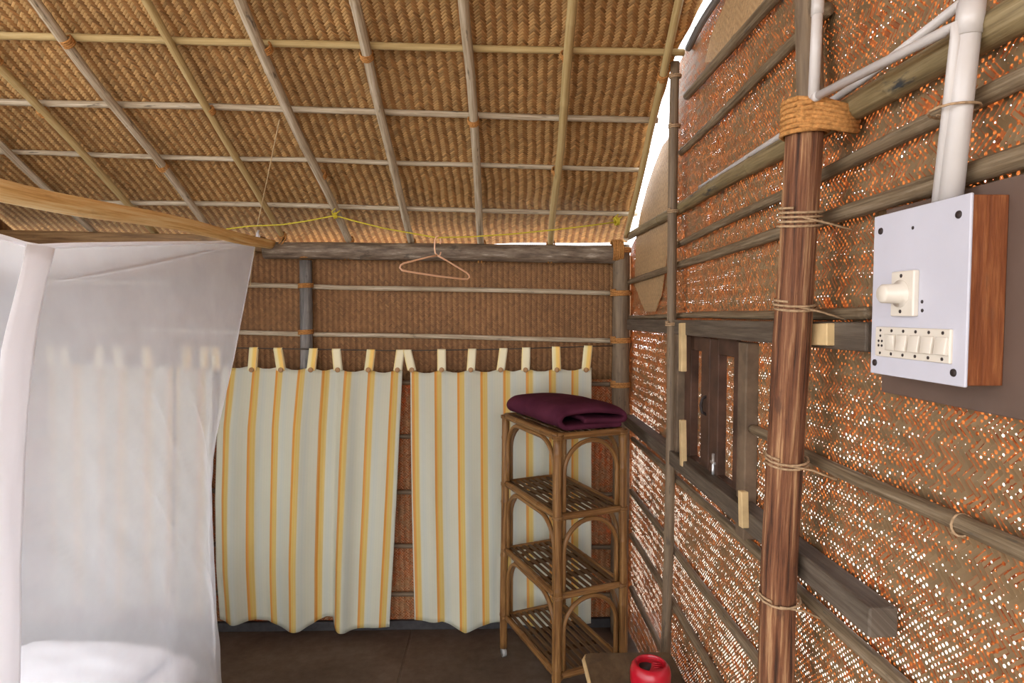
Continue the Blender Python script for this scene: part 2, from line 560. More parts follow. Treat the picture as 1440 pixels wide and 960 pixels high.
def box(bm, c, size, rot=None, bev=0.0):
    """box with UV (u across 0..1, v metres along longest side)"""
    uvl = bm.loops.layers.uv.verify()
    hx, hy, hz = size[0] / 2, size[1] / 2, size[2] / 2
    vs = []
    for sx in (-1, 1):
        for sy in (-1, 1):
            for sz in (-1, 1):
                v = Vector((sx * hx, sy * hy, sz * hz))
                if rot:
                    v = rot @ v
                vs.append(bm.verts.new(Vector(c) + v))
    loc = {v: (Vector(((i >> 2) & 1, (i >> 1) & 1, i & 1)) - Vector((.5, .5, .5))) for i, v in enumerate(vs)}
    axis = max(range(3), key=lambda a: size[a])
    fs = []
    for idx in ((0, 1, 3, 2), (4, 6, 7, 5), (0, 4, 5, 1), (2, 3, 7, 6), (0, 2, 6, 4), (1, 5, 7, 3)):
        f = bm.faces.new([vs[q] for q in idx])
        for lp in f.loops:
            l3 = loc[lp.vert]
            oth = [a for a in range(3) if a != axis]
            lp[uvl].uv = (l3[oth[0]] * 0.35 + l3[oth[1]] * 0.35 + 0.5, l3[axis] * size[axis])
        fs.append(f)
    if bev:
        es = set()
        for f in fs:
            es.update(f.edges)
        bmesh.ops.bevel(bm, geom=list(es), offset=bev, segments=2, affect='EDGES', profile=0.5)
    return bm


def beam_between(p0, p1, w, h, bev=0.004, normal=Vector((1, 0, 0)), bm=None):
    """squared timber from p0 to p1; w along `normal`, h the other way"""
    bm = bm or bmesh.new()
    d = (p1 - p0)
    L = d.length
    d.normalize()
    nx = (normal - d * normal.dot(d)).normalized()
    nz = d.cross(nx).normalized()
    rot = Matrix((nx, d, nz)).transposed()
    return box(bm, (p0 + p1) / 2, (w, L, h), rot, bev)


def coil(c, axis, r, turns, tr, pitch, seed=0, bm=None, squash=1.0):
    """a few turns of rope round an axis"""
    rnd = random.Random(seed)
    axis = axis.normalized()
    x = axis.orthogonal().normalized()
    y = axis.cross(x)
    path = []
    N = int(turns * 14)
    for k in range(N + 1):
        a = 2 * PI * k / 14
        jit = 1 + rnd.uniform(-.02, .02)
        path.append(c + (x * math.cos(a) + y * math.sin(a) * squash) * r * jit + axis * (k / 14 - turns / 2) * pitch)
    return tube(path, tr, 6, bm)


def sheet(fn, nu, nv, uvfn=None, bm=None):
    """grid surface fn(a,b) -> Vector"""
    bm = bm or bmesh.new()
    uvl = bm.loops.layers.uv.verify()
    g = [[bm.verts.new(fn(a / nu, b / nv)) for b in range(nv + 1)] for a in range(nu + 1)]
    for a in range(nu):
        for b in range(nv):
            f = bm.faces.new((g[a][b], g[a + 1][b], g[a + 1][b + 1], g[a][b + 1]))
            for lp, (aa, bb) in zip(f.loops, ((a, b), (a + 1, b), (a + 1, b + 1), (a, b + 1))):
                q = (aa / nu, bb / nv)
                lp[uvl].uv = uvfn(*q) if uvfn else q
    return bm


def lathe(profile, c, seg=40, bm=None):
    bm = bm or bmesh.new()
    rings = []
    for r, z in profile:
        if r < 1e-6:
            rings.append([bm.verts.new((c[0], c[1], c[2] + z))])
        else:
            rings.append([bm.verts.new((c[0] + r * math.cos(2 * PI * s / seg), c[1] + r * math.sin(2 * PI * s / seg), c[2] + z)) for s in range(seg)])
    for a, b in zip(rings, rings[1:]):
        for s in range(seg):
            s2 = (s + 1) % seg
            if len(a) == 1 and len(b) == 1:
                continue
            if len(a) == 1:
                bm.faces.new((a[0], b[s2], b[s]))
            elif len(b) == 1:
                bm.faces.new((a[s], a[s2], b[0]))
            else:
                bm.faces.new((a[s], a[s2], b[s2], b[s]))
    return bm


def solidify(o, t, off=0.0):
    m_ = o.modifiers.new('solid', 'SOLIDIFY')
    m_.thickness = t
    m_.offset = off
    return o


# ================================================================== SETTING
# floor slabs with grout joints
bm = bmesh.new()
xs = [-2.7, -1.647, -0.447, 0.753, 0.9]
ys = [-2.0, -1.1, 0.1, 1.3, 2.5, 3.3]
for a in range(len(xs) - 1):
    for b in range(len(ys) - 1):
        gx = 0.005
        box(bm, ((xs[a] + xs[a + 1]) / 2, (ys[b] + ys[b + 1]) / 2, -0.02), (xs[a + 1] - xs[a] - gx * 2, ys[b + 1] - ys[b] - gx * 2, 0.04), None, 0.003)
box(bm, (-0.9, 0.65, -0.026), (3.6, 5.3, 0.045))
ng = len(bm.faces)
fl = obj('floor', bm, M['floor'], smooth=False, mats=[M['floor'], M['grout']])
for f in list(fl.data.polygons)[-6:]:
    f.material_index = 1
struct(fl, 'dark brown stone slab floor with thin pale joints', 'floor')

# ground outside
bm = bmesh.new()
box(bm, (0, 2, -0.35), (60, 60, 0.3))
struct(obj('ground', bm, M['ground'], smooth=False), 'sandy ground around the hut', 'ground')

# rear wall: tight mat above, loose mat below
z_split = on_y(600, 534, BY).z
bm = bmesh.new()
uvl = bm.loops.layers.uv.verify()
NX = 60
plate_l, plate_r = on_y(60, 330, BY - 0.03), on_y(865, 357, BY - 0.03)


def plate_z(X):
    return lerp(plate_l.z, plate_r.z, (X - plate_l.x) / (plate_r.x - plate_l.x))


for zi, (za, zb, nz) in enumerate(((0.0, z_split, 22), (z_split, None, 10))):
    def fn(a, b, za=za, zb=zb):
        X = lerp(LX, WX + 0.02, a)
        zt = zb if zb is not None else plate_z(X)
        z = lerp(za, zt, b)
        return Vector((X, BY + 0.006 * noise.noise(Vector((X * 2.2, z * 2.2, 1))), z))
    n0 = len(bm.faces)
    sheet(fn, NX, nz, lambda a, b, fn=fn: ((fn(a, b).x), fn(a, b).z), bm)
    bm.faces.ensure_lookup_table()
    for f in bm.faces[n0:]:
        f.material_index = 1 if zi == 0 else 0
struct(solidify(obj('wall_back', bm, None, mats=[M['mat_rear'], M['mat_rear_open']]), 0.004, 1.0), 'brown woven mat wall at the rear behind the striped curtains', 'wall')

# plinth
bm = bmesh.new()
box(bm, ((LX + WX) / 2, BY - 0.012, 0.024), (WX - LX - 0.02, 0.024, 0.048), None, 0.004)
struct(obj('baseboard_back', bm, M['plinth'], smooth=False), 'dark plinth strip along the foot of the rear wall', 'baseboard')

# roof mat
edge_px = [(884, 338), (889, 310), (899, 262), (912, 205), (928, 150), (944, 95), (962, 50), (985, 8), (1003, -30), (1030, -110)]
edge_uv = []
for (x, y) in edge_px:
    p = on_c(x, y) - C0
    edge_uv.append((p.dot(dR), p.dot(dP)))
edge_uv.sort()
edge_uv = [(edge_uv[0][0] - 1.5, edge_uv[0][1] + 0.03)] + edge_uv + [(0.45, edge_uv[-1][1] + 0.06), (1.0, edge_uv[-1][1] + 0.1)]
S0, S1 = -3.2, 0.13     # distance along the slope (0 at the rear wall)
U0 = (Vector((LX - 0.15, BY, 0)) - C0).dot(dP)


def roof_fn(a, b):
    s = lerp(S0, S1, a)
    e = interp(edge_uv, s)
    e += 0.012 * noise.noise(Vector((s * 9, 3, 1)))
    u = lerp(U0, e, b)
    bul = 0.010 * noise.noise(Vector((s * 3, u * 3, 7)))
    # the free edge curls up towards the bright corner
    k = max(0.0, min(1.0, (s + 0.30) / 0.42)) ** 1.5 * max(0.0, min(1.0, (u + 0.75) / 1.4))
    return C0 + dR * s + dP * u + CN * (bul - 0.045 * k)


bm = sheet(roof_fn, 110, 90, lambda a, b: (lerp(U0, interp(edge_uv, lerp(S0, S1, a)), b), lerp(S0, S1, a)))
ceil = obj('ceiling', bm, M['mat_ceiling'])
solidify(ceil, 0.004, 0)
struct(ceil, 'golden brown woven bamboo mat lining the sloping roof', 'ceiling')

# roof covering laid over the mat (blocks the sky)
def cover_fn(a, b):
    b2 = b * 0.985
    p_ = roof_fn(1, b2)
    ux = (p_ - C0).dot(dP)
    end = lerp(0.995, 0.938, max(0, min(1, (ux + 1.0) / 0.5)))  # unseen cover ends early at the right so sky light glows through the mat
    return roof_fn(a * end, b2) - CN * 0.05


bm = sheet(cover_fn, 40, 40)
solidify(struct(obj('roof_covering', bm, M['rail_dark']), 'unseen thatch covering above the ceiling mat, cut short to let light through', 'roof'), 0.03, 0)

# front roof slope behind the viewpoint
ridge = C0 + dR * S0
bm = sheet(lambda a, b: Vector((lerp(LX - 0.15, WX + 0.3, b), ridge.y - a * 2.0, ridge.z - a * 0.9)), 12, 12, lambda a, b: (b * 3.4, a * 2.4))
struct(solidify(obj('ceiling_front', bm, M['mat_ceiling']), 0.02, 0), 'front slope of the roof mat', 'ceiling')

# window opening in the right wall
wy0, wy1 = 1.63, 2.175
wz0, wz1 = 1.10, 1.572
top_px = [(886, 350), (893, 337), (920, 300), (940, 205), (944, 150), (950, 108), (962, 82), (970, 62), (985, 34), (1008, -6)]
tops = sorted((on_x(x, y, WX).y, on_x(x, y, WX).z) for x, y in top_px)
ymin_top = tops[0][0]


def wall_top(Y):
    if Y < ymin_top:
        return min(ceil_z(WX, Y) - 0.02, 3.3)
    return max(interp(tops, Y), 1.66)


segs_y = [(-0.7, wy0, 44), (wy0, wy1, 10), (wy1, BY, 40)]
segs_z = [(0, wz0, 16), (wz0, wz1, 8), (wz1, None, 20)]


def wall_dx(Y, z):
    return 0.012 * noise.noise(Vector((Y * 2.0, z * 2.0, 11)))


bm = bmesh.new()
for yi, (ya, yb, ny) in enumerate(segs_y):
    for zi, (za, zb, nz) in enumerate(segs_z):
        if yi == 1 and zi == 1:
            continue

        def fn(a, b):
            Y = lerp(ya, yb, a)
            z = lerp(za, zb if zb is not None else wall_top(Y), b)
            return Vector((WX + wall_dx(Y, z), Y, z))
        sheet(fn, ny, nz, lambda a, b: (fn(a, b).y, fn(a, b).z), bm)
bmesh.ops.remove_doubles(bm, verts=bm.verts, dist=0.0005)
struct(obj('wall_right', bm, M['mat_open']), 'loosely woven bamboo mat wall on the right with daylight sparkling through', 'wall')

# left wall
bm = sheet(lambda a, b: Vector((LX, lerp(1.75, BY, a), lerp(0, ceil_z(LX, lerp(1.75, BY, a)) - 0.02, b))), 20, 20,
           lambda a, b: (lerp(1.75, BY, a), b * 2.4))
struct(solidify(obj('wall_left', bm, M['mat_rear']), 0.006, 0), 'brown woven mat wall at the far left', 'wall')

# ================================================================== ROOF POLES
purlins = [((-40, 48), (962, 74), 0.0125, 'yellow'), ((-40, 141), (925, 169), 0.0125, 'grey'), ((-40, 212), (905, 239), 0.0105, 'grey'),
           ((-40, 280), (896, 301), 0.0115, 'grey')]
words = ['uppermost in view, tied behind the rafters', 'second from the top of the view', 'third from the top of the view', 'lowest, just above the rear wall beam']
for k, (a, b, r, c) in enumerate(purlins):
    p0, p1 = on_c(*a, r + 0.004), on_c(*b, r + 0.004)
    p0 = p0 + (p0 - p1).normalized() * 0.3
    o = obj('purlin', stick(p0, p1, r, r * 0.95, 0.32, 0.006, 10, 40, 100 + k), M['rafter'] if c == 'grey' else M['rafter_y'])
    tag(o, 'thin %s bamboo strip running across the ceiling mat, %s' % ('yellowish' if c == 'yellow' else 'grey', words[k]), 'purlin', 'bamboo purlins across the ceiling')

rafters = [((0, 205), (132, 326), 'rafter', 0.015), ((-30, 62), (218, 327), 'rafter_y', 0.015), ((48, 0), (302, 331), 'rafter', 0.0165), ((203, 0), (398, 333), 'rafter_y', 0.0135),
           ((342, 0), (492, 340), 'rafter', 0.0175), ((496, 0), (579, 343), 'rafter', 0.017), ((654, 0), (677, 345), 'rafter', 0.0165), ((803, 0), (774, 345), 'rafter_y', 0.0155),
           ((957, 0), (881, 332), 'rafter_y', 0.0135)]
ties = [[(62, 157)], [(-10, 85), (64, 157)], [(95, 58), (232, 234)], [(300, 155)], [(366, 68), (437, 246)], [(517, 78)], [(666, 170)], [(798, 78), (784, 240)], [(938, 108)]]
nth = ['eighth', 'seventh', 'sixth', 'fifth', 'fourth', 'third', 'second', 'first']
for k, ((a, b, mt, r), tie) in enumerate(zip(rafters, ties)):
    off = 0.032 + r
    p0, p1 = on_c(*a, off), on_c(*b, off)
    d = (p1 - p0).normalized()
    q0 = p0 - d * 0.9
    q1 = p1 + d * (0.02 if k < 8 else 0.0)
    root = obj('rafter', stick(q0, q1, r * 1.08, r, 0.36, 0.016, 12, 40, 200 + k), M[mt])
    if k < 8:
        lab = '%s bamboo rafter sloping down the ceiling, %s inward from the bright gap edge pole' % ('yellow' if mt == 'rafter_y' else 'pale grey', nth[k])
    else:
        lab = 'thin yellowish bamboo edge pole of the ceiling beside the bright open gap'
    tag(root, lab, 'rafter', 'bamboo rafters under the ceiling')
    for q, (tx, ty) in enumerate(tie):
        c = on_c(tx, ty, off - 0.004)
        t = (c - p0).dot(d)
        c = p0 + d * t - CN * 0.004
        l_ = obj('lashing', coil(c, d, r * 1.25, 3.5, 0.0035, 0.0068, k * 7 + q), M['coir'], root)
    if 2 < k < 8:
        c = p1 - d * 0.015
        strap = [c + CN * (-0.008) + dP * 0.02, c + CN * 0.02 + dP * 0.022, c + Vector((0.004, -0.035, -0.06)), c + Vector((0.002, -0.03, -0.10))]
        bmx = tube(strap, 0.004, 6)
        strap2 = [v - dP * 0.016 for v in strap]
        tube(strap2, 0.004, 6, bmx)
        coil(c, d, r * 1.3, 2.5, 0.0035, 0.007, k, bmx)
        obj('lashing', bmx, M['coir'], root)

# tie beam over the bed
p1 = on_y(384, 344, 3.10)
p0 = on_x(0, 263, p1.x - 0.01)
d = (p1 - p0).normalized()
tb = obj('tie_beam', stick(p0 - d * 1.4, p1, 0.030, 0.0235, 0, 0.012, 16, 40, 5), M['log'])
tag(tb, 'peeled honey coloured log beam running above the mosquito net', 'beam')

# wall plate over the rear wall
pl0, pl1 = on_y(372, 352, BY - 0.055), on_y(880, 358, BY - 0.055)
wp = obj('wall_plate', stick(pl0, pl1, 0.042, 0.046, 0, 0.008, 16, 60, 9), M['plate'])
tag(wp, 'weathered grey log beam with pale stains along the top of the rear wall', 'beam')
wl = obj('wall_plate', beam_between(on_y(-20, 334, BY - 0.045), on_y(371, 343, BY - 0.045), 0.06, 0.075, 0.006, Vector((0, 1, 0))), M['brown_timber'], None, False)
tag(wl, 'brown squared timber along the rear wall top above the mosquito net', 'beam')
bm = coil(on_y(868, 352, BY - 0.075), Vector((1, 0, 0)), 0.05, 6, 0.005, 0.009, 3)
obj('lashing', bm, M['coir'], wp)

# posts of the rear wall
gp0, gp1 = on_y(430, 366, BY - 0.042), on_y(428, 560, BY - 0.042)
gp1.z = 0.07
gp1.x = gp0.x - 0.01
g_ = obj('wall_post', stick(gp1, gp0, 0.031, 0.031, 0, 0.006, 14, 30, 12), M['grey_post'])
tag(g_, 'round grey post against the rear wall above the middle curtain', 'post')
for q, yy in enumerate((360, 402, 467)):
    obj('lashing', coil(on_y(430, yy, BY - 0.042), Vector((0, 0, 1)), 0.035, 3, 0.0045, 0.008, q), M['coir'], g_)
cp0, cp1 = on_y(874, 345, BY - 0.06), on_y(871, 870, BY - 0.06)
cp1.z = 0.0
c_ = obj('corner_post', stick(cp1, cp0, 0.046, 0.043, 0, 0.01, 16, 40, 14), M['rail_dark'])
tag(c_, 'dark round corner post behind the cane shelf stand', 'post')
for q, yy in enumerate((352, 412, 478, 540)):
    obj('lashing', coil(on_y(873, yy, BY - 0.06), Vector((0, 0, 1)), 0.049, 3.5, 0.005, 0.009, q + 9), M['coir'], c_)

# rails of the rear wall
rear_rails = [((40, 394), (864, 412), 0.0125, 'rafter', 'upper of the two pale bamboo rails on the rear wall under the hanger'),
              ((40, 459), (864, 479), 0.0125, 'rafter', 'lower pale bamboo rail on the rear wall, just above the curtain wire'),
              ((40, 534), (872, 540), 0.012, 'rail_dark', 'dark thin rail behind the curtains, level with the curtain buttons'),
              ((40, 608), (872, 615), 0.012, 'rail_dark', 'dark thin rail crossing the gap between the curtains, uppermost in that gap'),
              ((40, 688), (872, 695), 0.012, 'rail_dark', 'dark thin rail crossing the gap between the curtains at mid height'),
              ((40, 764), (872, 769), 0.012, 'rail_dark', 'dark thin rail low in the gap between the curtains'),
              ((40, 832), (872, 836), 0.012, 'rail_dark', 'dark thin rail just above the plinth behind the curtains')]
for k, (a, b, r, mt, lab) in enumerate(rear_rails):
    Yp = BY - 0.017
    o = obj('wall_rail', stick(on_y(*a, Yp), on_y(*b, Yp), r, r, 0.34, 0.005, 10, 40, 300 + k), M[mt])
    tag(o, lab, 'rail', 'rails on the rear wall')

# ================================================================== RIGHT WALL POLES
RX = WX - 0.02
right_rails = [
    # name, from, to, r0(far), r1(near), mat, bamboo gap, label
    ((968, 68), (1012, -6), .012, .012, 'grey_post', .3, 'grey pole along the top edge of the right wall beside the bright gap'),
    ((966, 135), (1105, -20), .014, .016, 'rail', .3, 'bamboo rail near the top of the right wall under the plain mat strip'),
    ((958, 214), (1165, 12), .012, .014, 'rail', .3, 'thin bamboo rail on the right wall passing behind the upper pole at the very top'),
    ((881, 334), (1470, 0), .017, .025, 'rail_mottled', .27, 'thick mottled bamboo rail with dark blotches crossing under the white diagonal conduit'),
    ((952, 345), (1470, 96), .011, .014, 'rail', .33, 'slim grey bamboo rail second above the switch board'),
    ((880, 398), (1500, 200), .013, .016, 'rail', .33, 'bamboo rail passing just behind the top of the switch board'),
    ((882, 446), (1226, 440), .010, .012, 'rail', .4, 'level bamboo rail on top of the window head plank'),
    ((1058, 603), (1500, 803), .0125, .0135, 'rail', .2, 'bamboo rail with close knots running right from the window below the switch board'),
    ((890, 617), (1290, 982), .012, .0145, 'rail', .34, 'grey bamboo rail just beneath the window sill plank'),
    ((888, 690), (1100, 975), .013, .014, 'rail', .34, 'grey bamboo rail second below the window sill plank'),
    ((888, 752), (1035, 996), .013, .014, 'rail', .34, 'grey bamboo rail third below the window sill plank'),
    ((888, 826), (945, 945), .013, .013, 'rail_dark', .34, 'lowest dark bamboo rail in the corner behind the cane stand'),
]
for k, (a, b, r0, r1, mt, gap, lab) in enumerate(right_rails):
    X = WX - r0 - 0.006
    p0, p1 = on_x(*a, X), on_x(*b, X)
    o = obj('wall_rail', stick(p0, p1, r0, r1, gap, 0.006, 12, 50, 400 + k), M[mt])
    tag(o, lab, 'rail', 'bamboo rails on the right wall')
    if k == 7:
        c = on_x(1352, 738, X)
        obj('lashing', coil(c, (p1 - p0), r1 * 1.15, 1.6, 0.002, 0.005, 2), M['jute'], o)

# planks above and below the window
o = obj('window_head_plank', beam_between(on_x(886, 456, WX - 0.03), on_x(1232, 474, WX - 0.03), 0.035, 0.052), M['plank'], smooth=False)
p0, p1 = on_x(884, 470, WX - 0.025), on_x(1240, 474, WX - 0.025)
tag(o, 'grey brown squared plank across the top of the window', 'plank')
o = obj('window_sill_plank', beam_between(on_x(884, 590, WX - 0.034), on_x(1243, 876, WX - 0.034), 0.05, 0.052), M['plank'], smooth=False)
tag(o, 'thick grey brown squared plank under the window with a sawn end', 'plank')

# the window itself
win = thing('window_1', 'small dark wooden window with two matted shutters in the right wall', 'window', (WX, (wy0 + wy1) / 2, wz0))
win['kind'] = 'structure'
bm = bmesh.new()
beam_between(Vector((WX - 0.016, wy0 - 0.03, wz0 - 0.05)), Vector((WX - 0.016, wy0 - 0.03, wz1 + 0.0)), 0.036, 0.055, 0.004, bm=bm)
obj('jamb', bm, M['jamb'], win, False)
bm = bmesh.new()
beam_between(Vector((WX - 0.02, wy1 + 0.0, wz0 - 0.02)), Vector((WX - 0.02, wy1 + 0.0, wz1 + 0.03)), 0.045, 0.045, 0.004, bm=bm)
obj('jamb', bm, M['jamb'], win, False)
yc = 1.90
for q, (ya, yb) in enumerate(((wy0 + 0.003, yc - 0.002), (yc + 0.002, wy1 - 0.012))):
    Xs = WX + 0.0
    st = 0.078 if q else 0.072
    bm = bmesh.new()
    for yy in (ya + st / 2, yb - st / 2):
        box(bm, (Xs, yy, (wz0 + wz1) / 2), (0.03, st, wz1 - wz0), None, 0.003)
    for zz in (wz0 + 0.03, wz1 - 0.02):
        box(bm, (Xs, (ya + yb) / 2, zz), (0.028, yb - ya - st * 1.5, 0.055), None, 0.003)
    sh = obj('shutter', bm, M['dark_wood'], win, False)
    bm = sheet(lambda a, b: Vector((Xs + 0.012, lerp(ya + 0.03, yb - 0.03, a), lerp(wz0 + 0.03, wz1 - 0.03, b))), 6, 8,
               lambda a, b: (lerp(ya, yb, a) + 4.4, lerp(wz0, wz1, b)))
    m_ = obj('mat_panel', bm, M['mat_open'])
    m_.parent = sh
bm = bmesh.new()
cb = on_x(1007, 660, WX - 0.008)
box(bm, cb, (0.006, 0.026, 0.075), None, 0.001)
tube([cb + Vector((-0.009, 0, -0.055)), cb + Vector((-0.009, 0, 0.05))], 0.005, 10, bm)
for dz in (-0.022, 0.022):
    box(bm, cb + Vector((-0.008, 0, dz)), (0.012, 0.03, 0.008), None, 0.001)
bo = obj('tower_bolt', bm, M['steel'], win)
bo['label'] = 'silver tower bolt'
bm = bmesh.new()
hc = on_x(994, 570, WX - 0.012)
tube([hc + Vector((0, -0.0, 0.03)), hc + Vector((-0.014, 0.004, 0.022)), hc + Vector((-0.018, 0.004, 0)), hc + Vector((-0.014, 0.004, -0.022)), hc + Vector((0, 0, -0.03))], 0.005, 8, bm)
obj('handle', bm, M['hole'], win)
for (ax, ay, bx_, by_, hh, labx, Xb) in ((960, 454, 960, 522, .034, 'pale batten nailed beside the head of the window', WX - 0.052), (960, 590, 961, 655, .026, 'pale batten nailed low beside the window by the thin pole', WX - 0.054), (1045, 690, 1046, 741, .024, 'pale wooden block on the right end of the window sill', WX - 0.068)):
    bm = beam_between(on_x(ax, ay, Xb), on_x(bx_, by_, Xb), 0.018, hh, 0.002)
    o = obj('wood_block', bm, M['pale_wood'], None, False)
    tag(o, labx, 'block')
bm = beam_between(on_x(1142, 470, WX - 0.052), on_x(1170, 470, WX - 0.052), 0.02, 0.042, 0.002)
o = obj('wood_block', bm, M['pale_wood'], None, False)
tag(o, 'pale notched wooden block on the head plank right of the bark post', 'block')

# plain mat flap in the top corner and plain mat strip near the roof
def poly_on_wall(name, pts, X, label, mat):
    bm = bmesh.new()
    uvl = bm.loops.layers.uv.verify()
    vs = [bm.verts.new(on_x(x, y, X)) for x, y in pts]
    f = bm.faces.new(vs)
    for lp in f.loops:
        lp[uvl].uv = (lp.vert.co.y, lp.vert.co.z)
    bmesh.ops.triangulate(bm, faces=[f])
    o = obj(name, bm, mat, smooth=False)
    solidify(o, 0.004, 0)
    return tag(o, label, 'mat')


poly_on_wall('mat_flap', [(944, 190), (932, 205), (920, 235), (910, 265), (901, 300), (895, 335), (893, 400), (902, 425), (908, 438), (922, 438), (930, 415), (936, 375), (940, 330), (944, 260)], WX - 0.006,
             'plain brown mat flap with a curved edge in the corner beside the bright gap', M['mat_plain'])
poly_on_wall('mat_strip', [(992, 88), (1000, 52), (1028, -14), (1088, -14), (1050, 34), (1012, 86)], WX - 0.014,
             'plain greenish brown mat strip at the top of the right wall under the roof', M['mat_plain'])

# thin vertical pole in the corner
t1 = on_x(950, 88, WX - 0.055)
t0 = on_x(936, 912, WX - 0.055)
d = (t0 - t1).normalized()
t0 = t1 + d * ((t1.z - 0.0) / -d.z)
vp = obj('thin_pole', stick(t0, t1, 0.019, 0.0165, 0, 0.012, 12, 40, 31), M['rail_dark'])
tag(vp, 'slim upright brown pole tied to the right wall between cane stand and window', 'pole')
for q, yy in enumerate((112, 180, 297, 455)):
    tt = (on_x(946, yy, WX - 0.055) - t1).dot(d)
    obj('lashing', coil(t1 + d * tt, d, 0.0195, 2.2, 0.003, 0.006, q), M['jute'], vp)

# main post with bark
PX = 0.585
m1 = on_x(1132, 172, PX)
m0 = on_x(1089, 960, PX)
d = (m0 - m1).normalized()
mb = m1 + d * (m1.z / -d.z)
mp = obj('bark_post', stick(mb, m1, 0.038, 0.0335, 0, 0.006, 20, 50, 41), M['post'])
tag(mp, 'stout reddish bark covered post standing at the right wall left of the switch board', 'post')


def on_post(yy):
    d_ = ray(lerp(1132, 1089, (yy - 172) / (960 - 172)), yy)
    q = CAM + d_ * (PX / d_.x)
    return m1 + d * (q - m1).dot(d)


for q, (yy, turns) in enumerate(((306, 4.3), (428, 2.2), (645, 2.2), (838, 1.6))):
    rr = lerp(0.0335, 0.038, (yy - 172) / 1300) * 1.13
    bm = coil(on_post(yy), (d + Vector((0, 0.10, 0))).normalized(), rr, turns, 0.0026, 0.0085, 60 + q)
    c = on_post(yy)
    tube([c + Vector((-rr * .4, -rr * .95, -0.004)), c + Vector((rr * .9, -rr * .9, -0.015)), c + Vector((WX - PX - 0.02, -0.05, -0.03))], 0.0022, 6, bm)
    obj('lashing', bm, M['jute'], mp)
# big coir lashing at the head
c = on_post(168)
bm = coil(c, d, 0.041, 6.5, 0.005, 0.0095, 77)
for k in range(7):
    z = -0.03 + k * 0.008
    tube([c + Vector((-0.030, -0.028, z + 0.012)), c + Vector((0.01, -0.046, z + 0.004)), c + Vector((0.045, -0.06, z - 0.006 - k * .001)), c + Vector((0.075, -0.045, z - 0.004)), c + Vector((0.085, 0.0, z + 0.01))], 0.0048, 7, bm)
obj('lashing', bm, M['coir'], mp)['label'] = 'thick orange coir rope lashing'

# upper pole spliced behind the head of the post
u0 = on_x(1142, 186, PX + 0.045)
u1 = on_x(1137, -60, PX + 0.045)
up = obj('upper_pole', stick(u0, u1, 0.026, 0.026, 0, 0.006, 16, 24, 43), M['rail_dark'])
tag(up, 'dark split pole rising above the lashed head of the bark post', 'pole')

# ================================================================== ELECTRICS
BXD = WX - 0.03            # face of the brown mounting board
bm = bmesh.new()
q0, q1 = on_x(1246, 290, BXD), on_x(1500, 590, BXD)
ya, yb = q1.y, q0.y
zt = on_x(1430, 246, BXD).z
zb = on_x(1440, 592, BXD).z
box(bm, (BXD + 0.006, (ya + yb) / 2 - 0.1, (zt + zb) / 2), (0.012, yb - ya + 0.2, zt - zb), None, 0.002)
o = obj('mounting_board', bm, M['board'], None, False)
tag(o, 'dull brown painted board fixed to the right wall behind the switch board', 'board')

FX = 0.598                  # face of the switch plate
c_tl, c_tr, c_bl, c_br = on_x(1228, 308, FX), on_x(1362, 268, FX), on_x(1225, 527, FX), on_x(1361, 542, FX)
yn = (c_tr.y + c_br.y) / 2
yf = (c_tl.y + c_bl.y) / 2
ztop = (c_tl.z + c_tr.z) / 2
zbot = (c_bl.z + c_br.z) / 2
PW, PH = yf - yn, ztop - zbot
sb = thing('switch_board', 'white switch board with fan dial and five rocker switches in a brown wooden box', 'switch board', (BXD, (yn + yf) / 2, zbot))


def pp(u, v, dx=0.0):
    """point on the plate: u 0 far .. 1 near, v 0 top .. 1 bottom"""
    return Vector((FX + dx, lerp(yf, yn, u), lerp(ztop, zbot, v)))


bm = bmesh.new()
ym, zm = (yn + yf) / 2, (ztop + zbot) / 2
bd = BXD - FX - 0.004
box(bm, (FX + 0.004 + bd / 2, yn + 0.006 + 0.003, zm), (bd, 0.012, PH * 0.985), None, 0.0015)
box(bm, (FX + 0.004 + bd / 2, yf - 0.009, zm), (bd, 0.012, PH * 0.985), None, 0.0015)
box(bm, (FX + 0.004 + bd / 2, ym, ztop - 0.009), (bd, PW - 0.024, 0.012), None, 0.0015)
box(bm, (FX + 0.004 + bd / 2, ym, zbot + 0.009), (bd, PW - 0.024, 0.012), None, 0.0015)
obj('box', bm, M['brown_box'], sb, False)['label'] = 'varnished brown wooden box'
bm = bmesh.new()
box(bm, (FX + 0.002, ym, zm), (0.004, PW, PH), None, 0.0015)
obj('face_plate', bm, M['plate_white'], sb, False)


def disc(c, r, t, bm=None, seg=16, ax=Vector((-1, 0, 0))):
    return tube([c - ax * 0.0005, c + ax * t], [r, r * 0.9], seg, bm)


for u, v in ((0.09, 0.10), (0.90, 0.10), (0.06, 0.93), (0.90, 0.93)):
    obj('screw', disc(pp(u, v), 0.0055, 0.0015), M['hole'], sb)
for u, v in ((0.46, 0.12), (0.58, 0.55), (0.585, 0.60)):
    obj('drilled_hole', disc(pp(u, v), 0.0028, 0.0006, None, 10), M['hole'], sb)
# regulator
rc_ = pp(0.42, 0.50)
bm = bmesh.new()
box(bm, rc_ + Vector((-0.004, 0, 0)), (0.009, 0.050, 0.066), None, 0.002)
rg = obj('fan_regulator', bm, M['ivory'], sb, False)
bm = tube([rc_ + Vector((-0.008, 0.004, 0)), rc_ + Vector((-0.0095, 0.004, 0)), rc_ + Vector((-0.010, 0.004, 0)), rc_ + Vector((-0.034, 0.004, 0)), rc_ + Vector((-0.037, 0.004, 0))], [0.020, 0.020, 0.0145, 0.0138, 0.011], 28)
kb = obj('knob', bm, M['ivory'])
kb.parent = rg
for dz in (-0.026, 0.026):
    kb = obj('screw', disc(rc_ + Vector((-0.0085, 0.002, dz)), 0.003, 0.0006, None, 10), M['hole'])
    kb.parent = rg
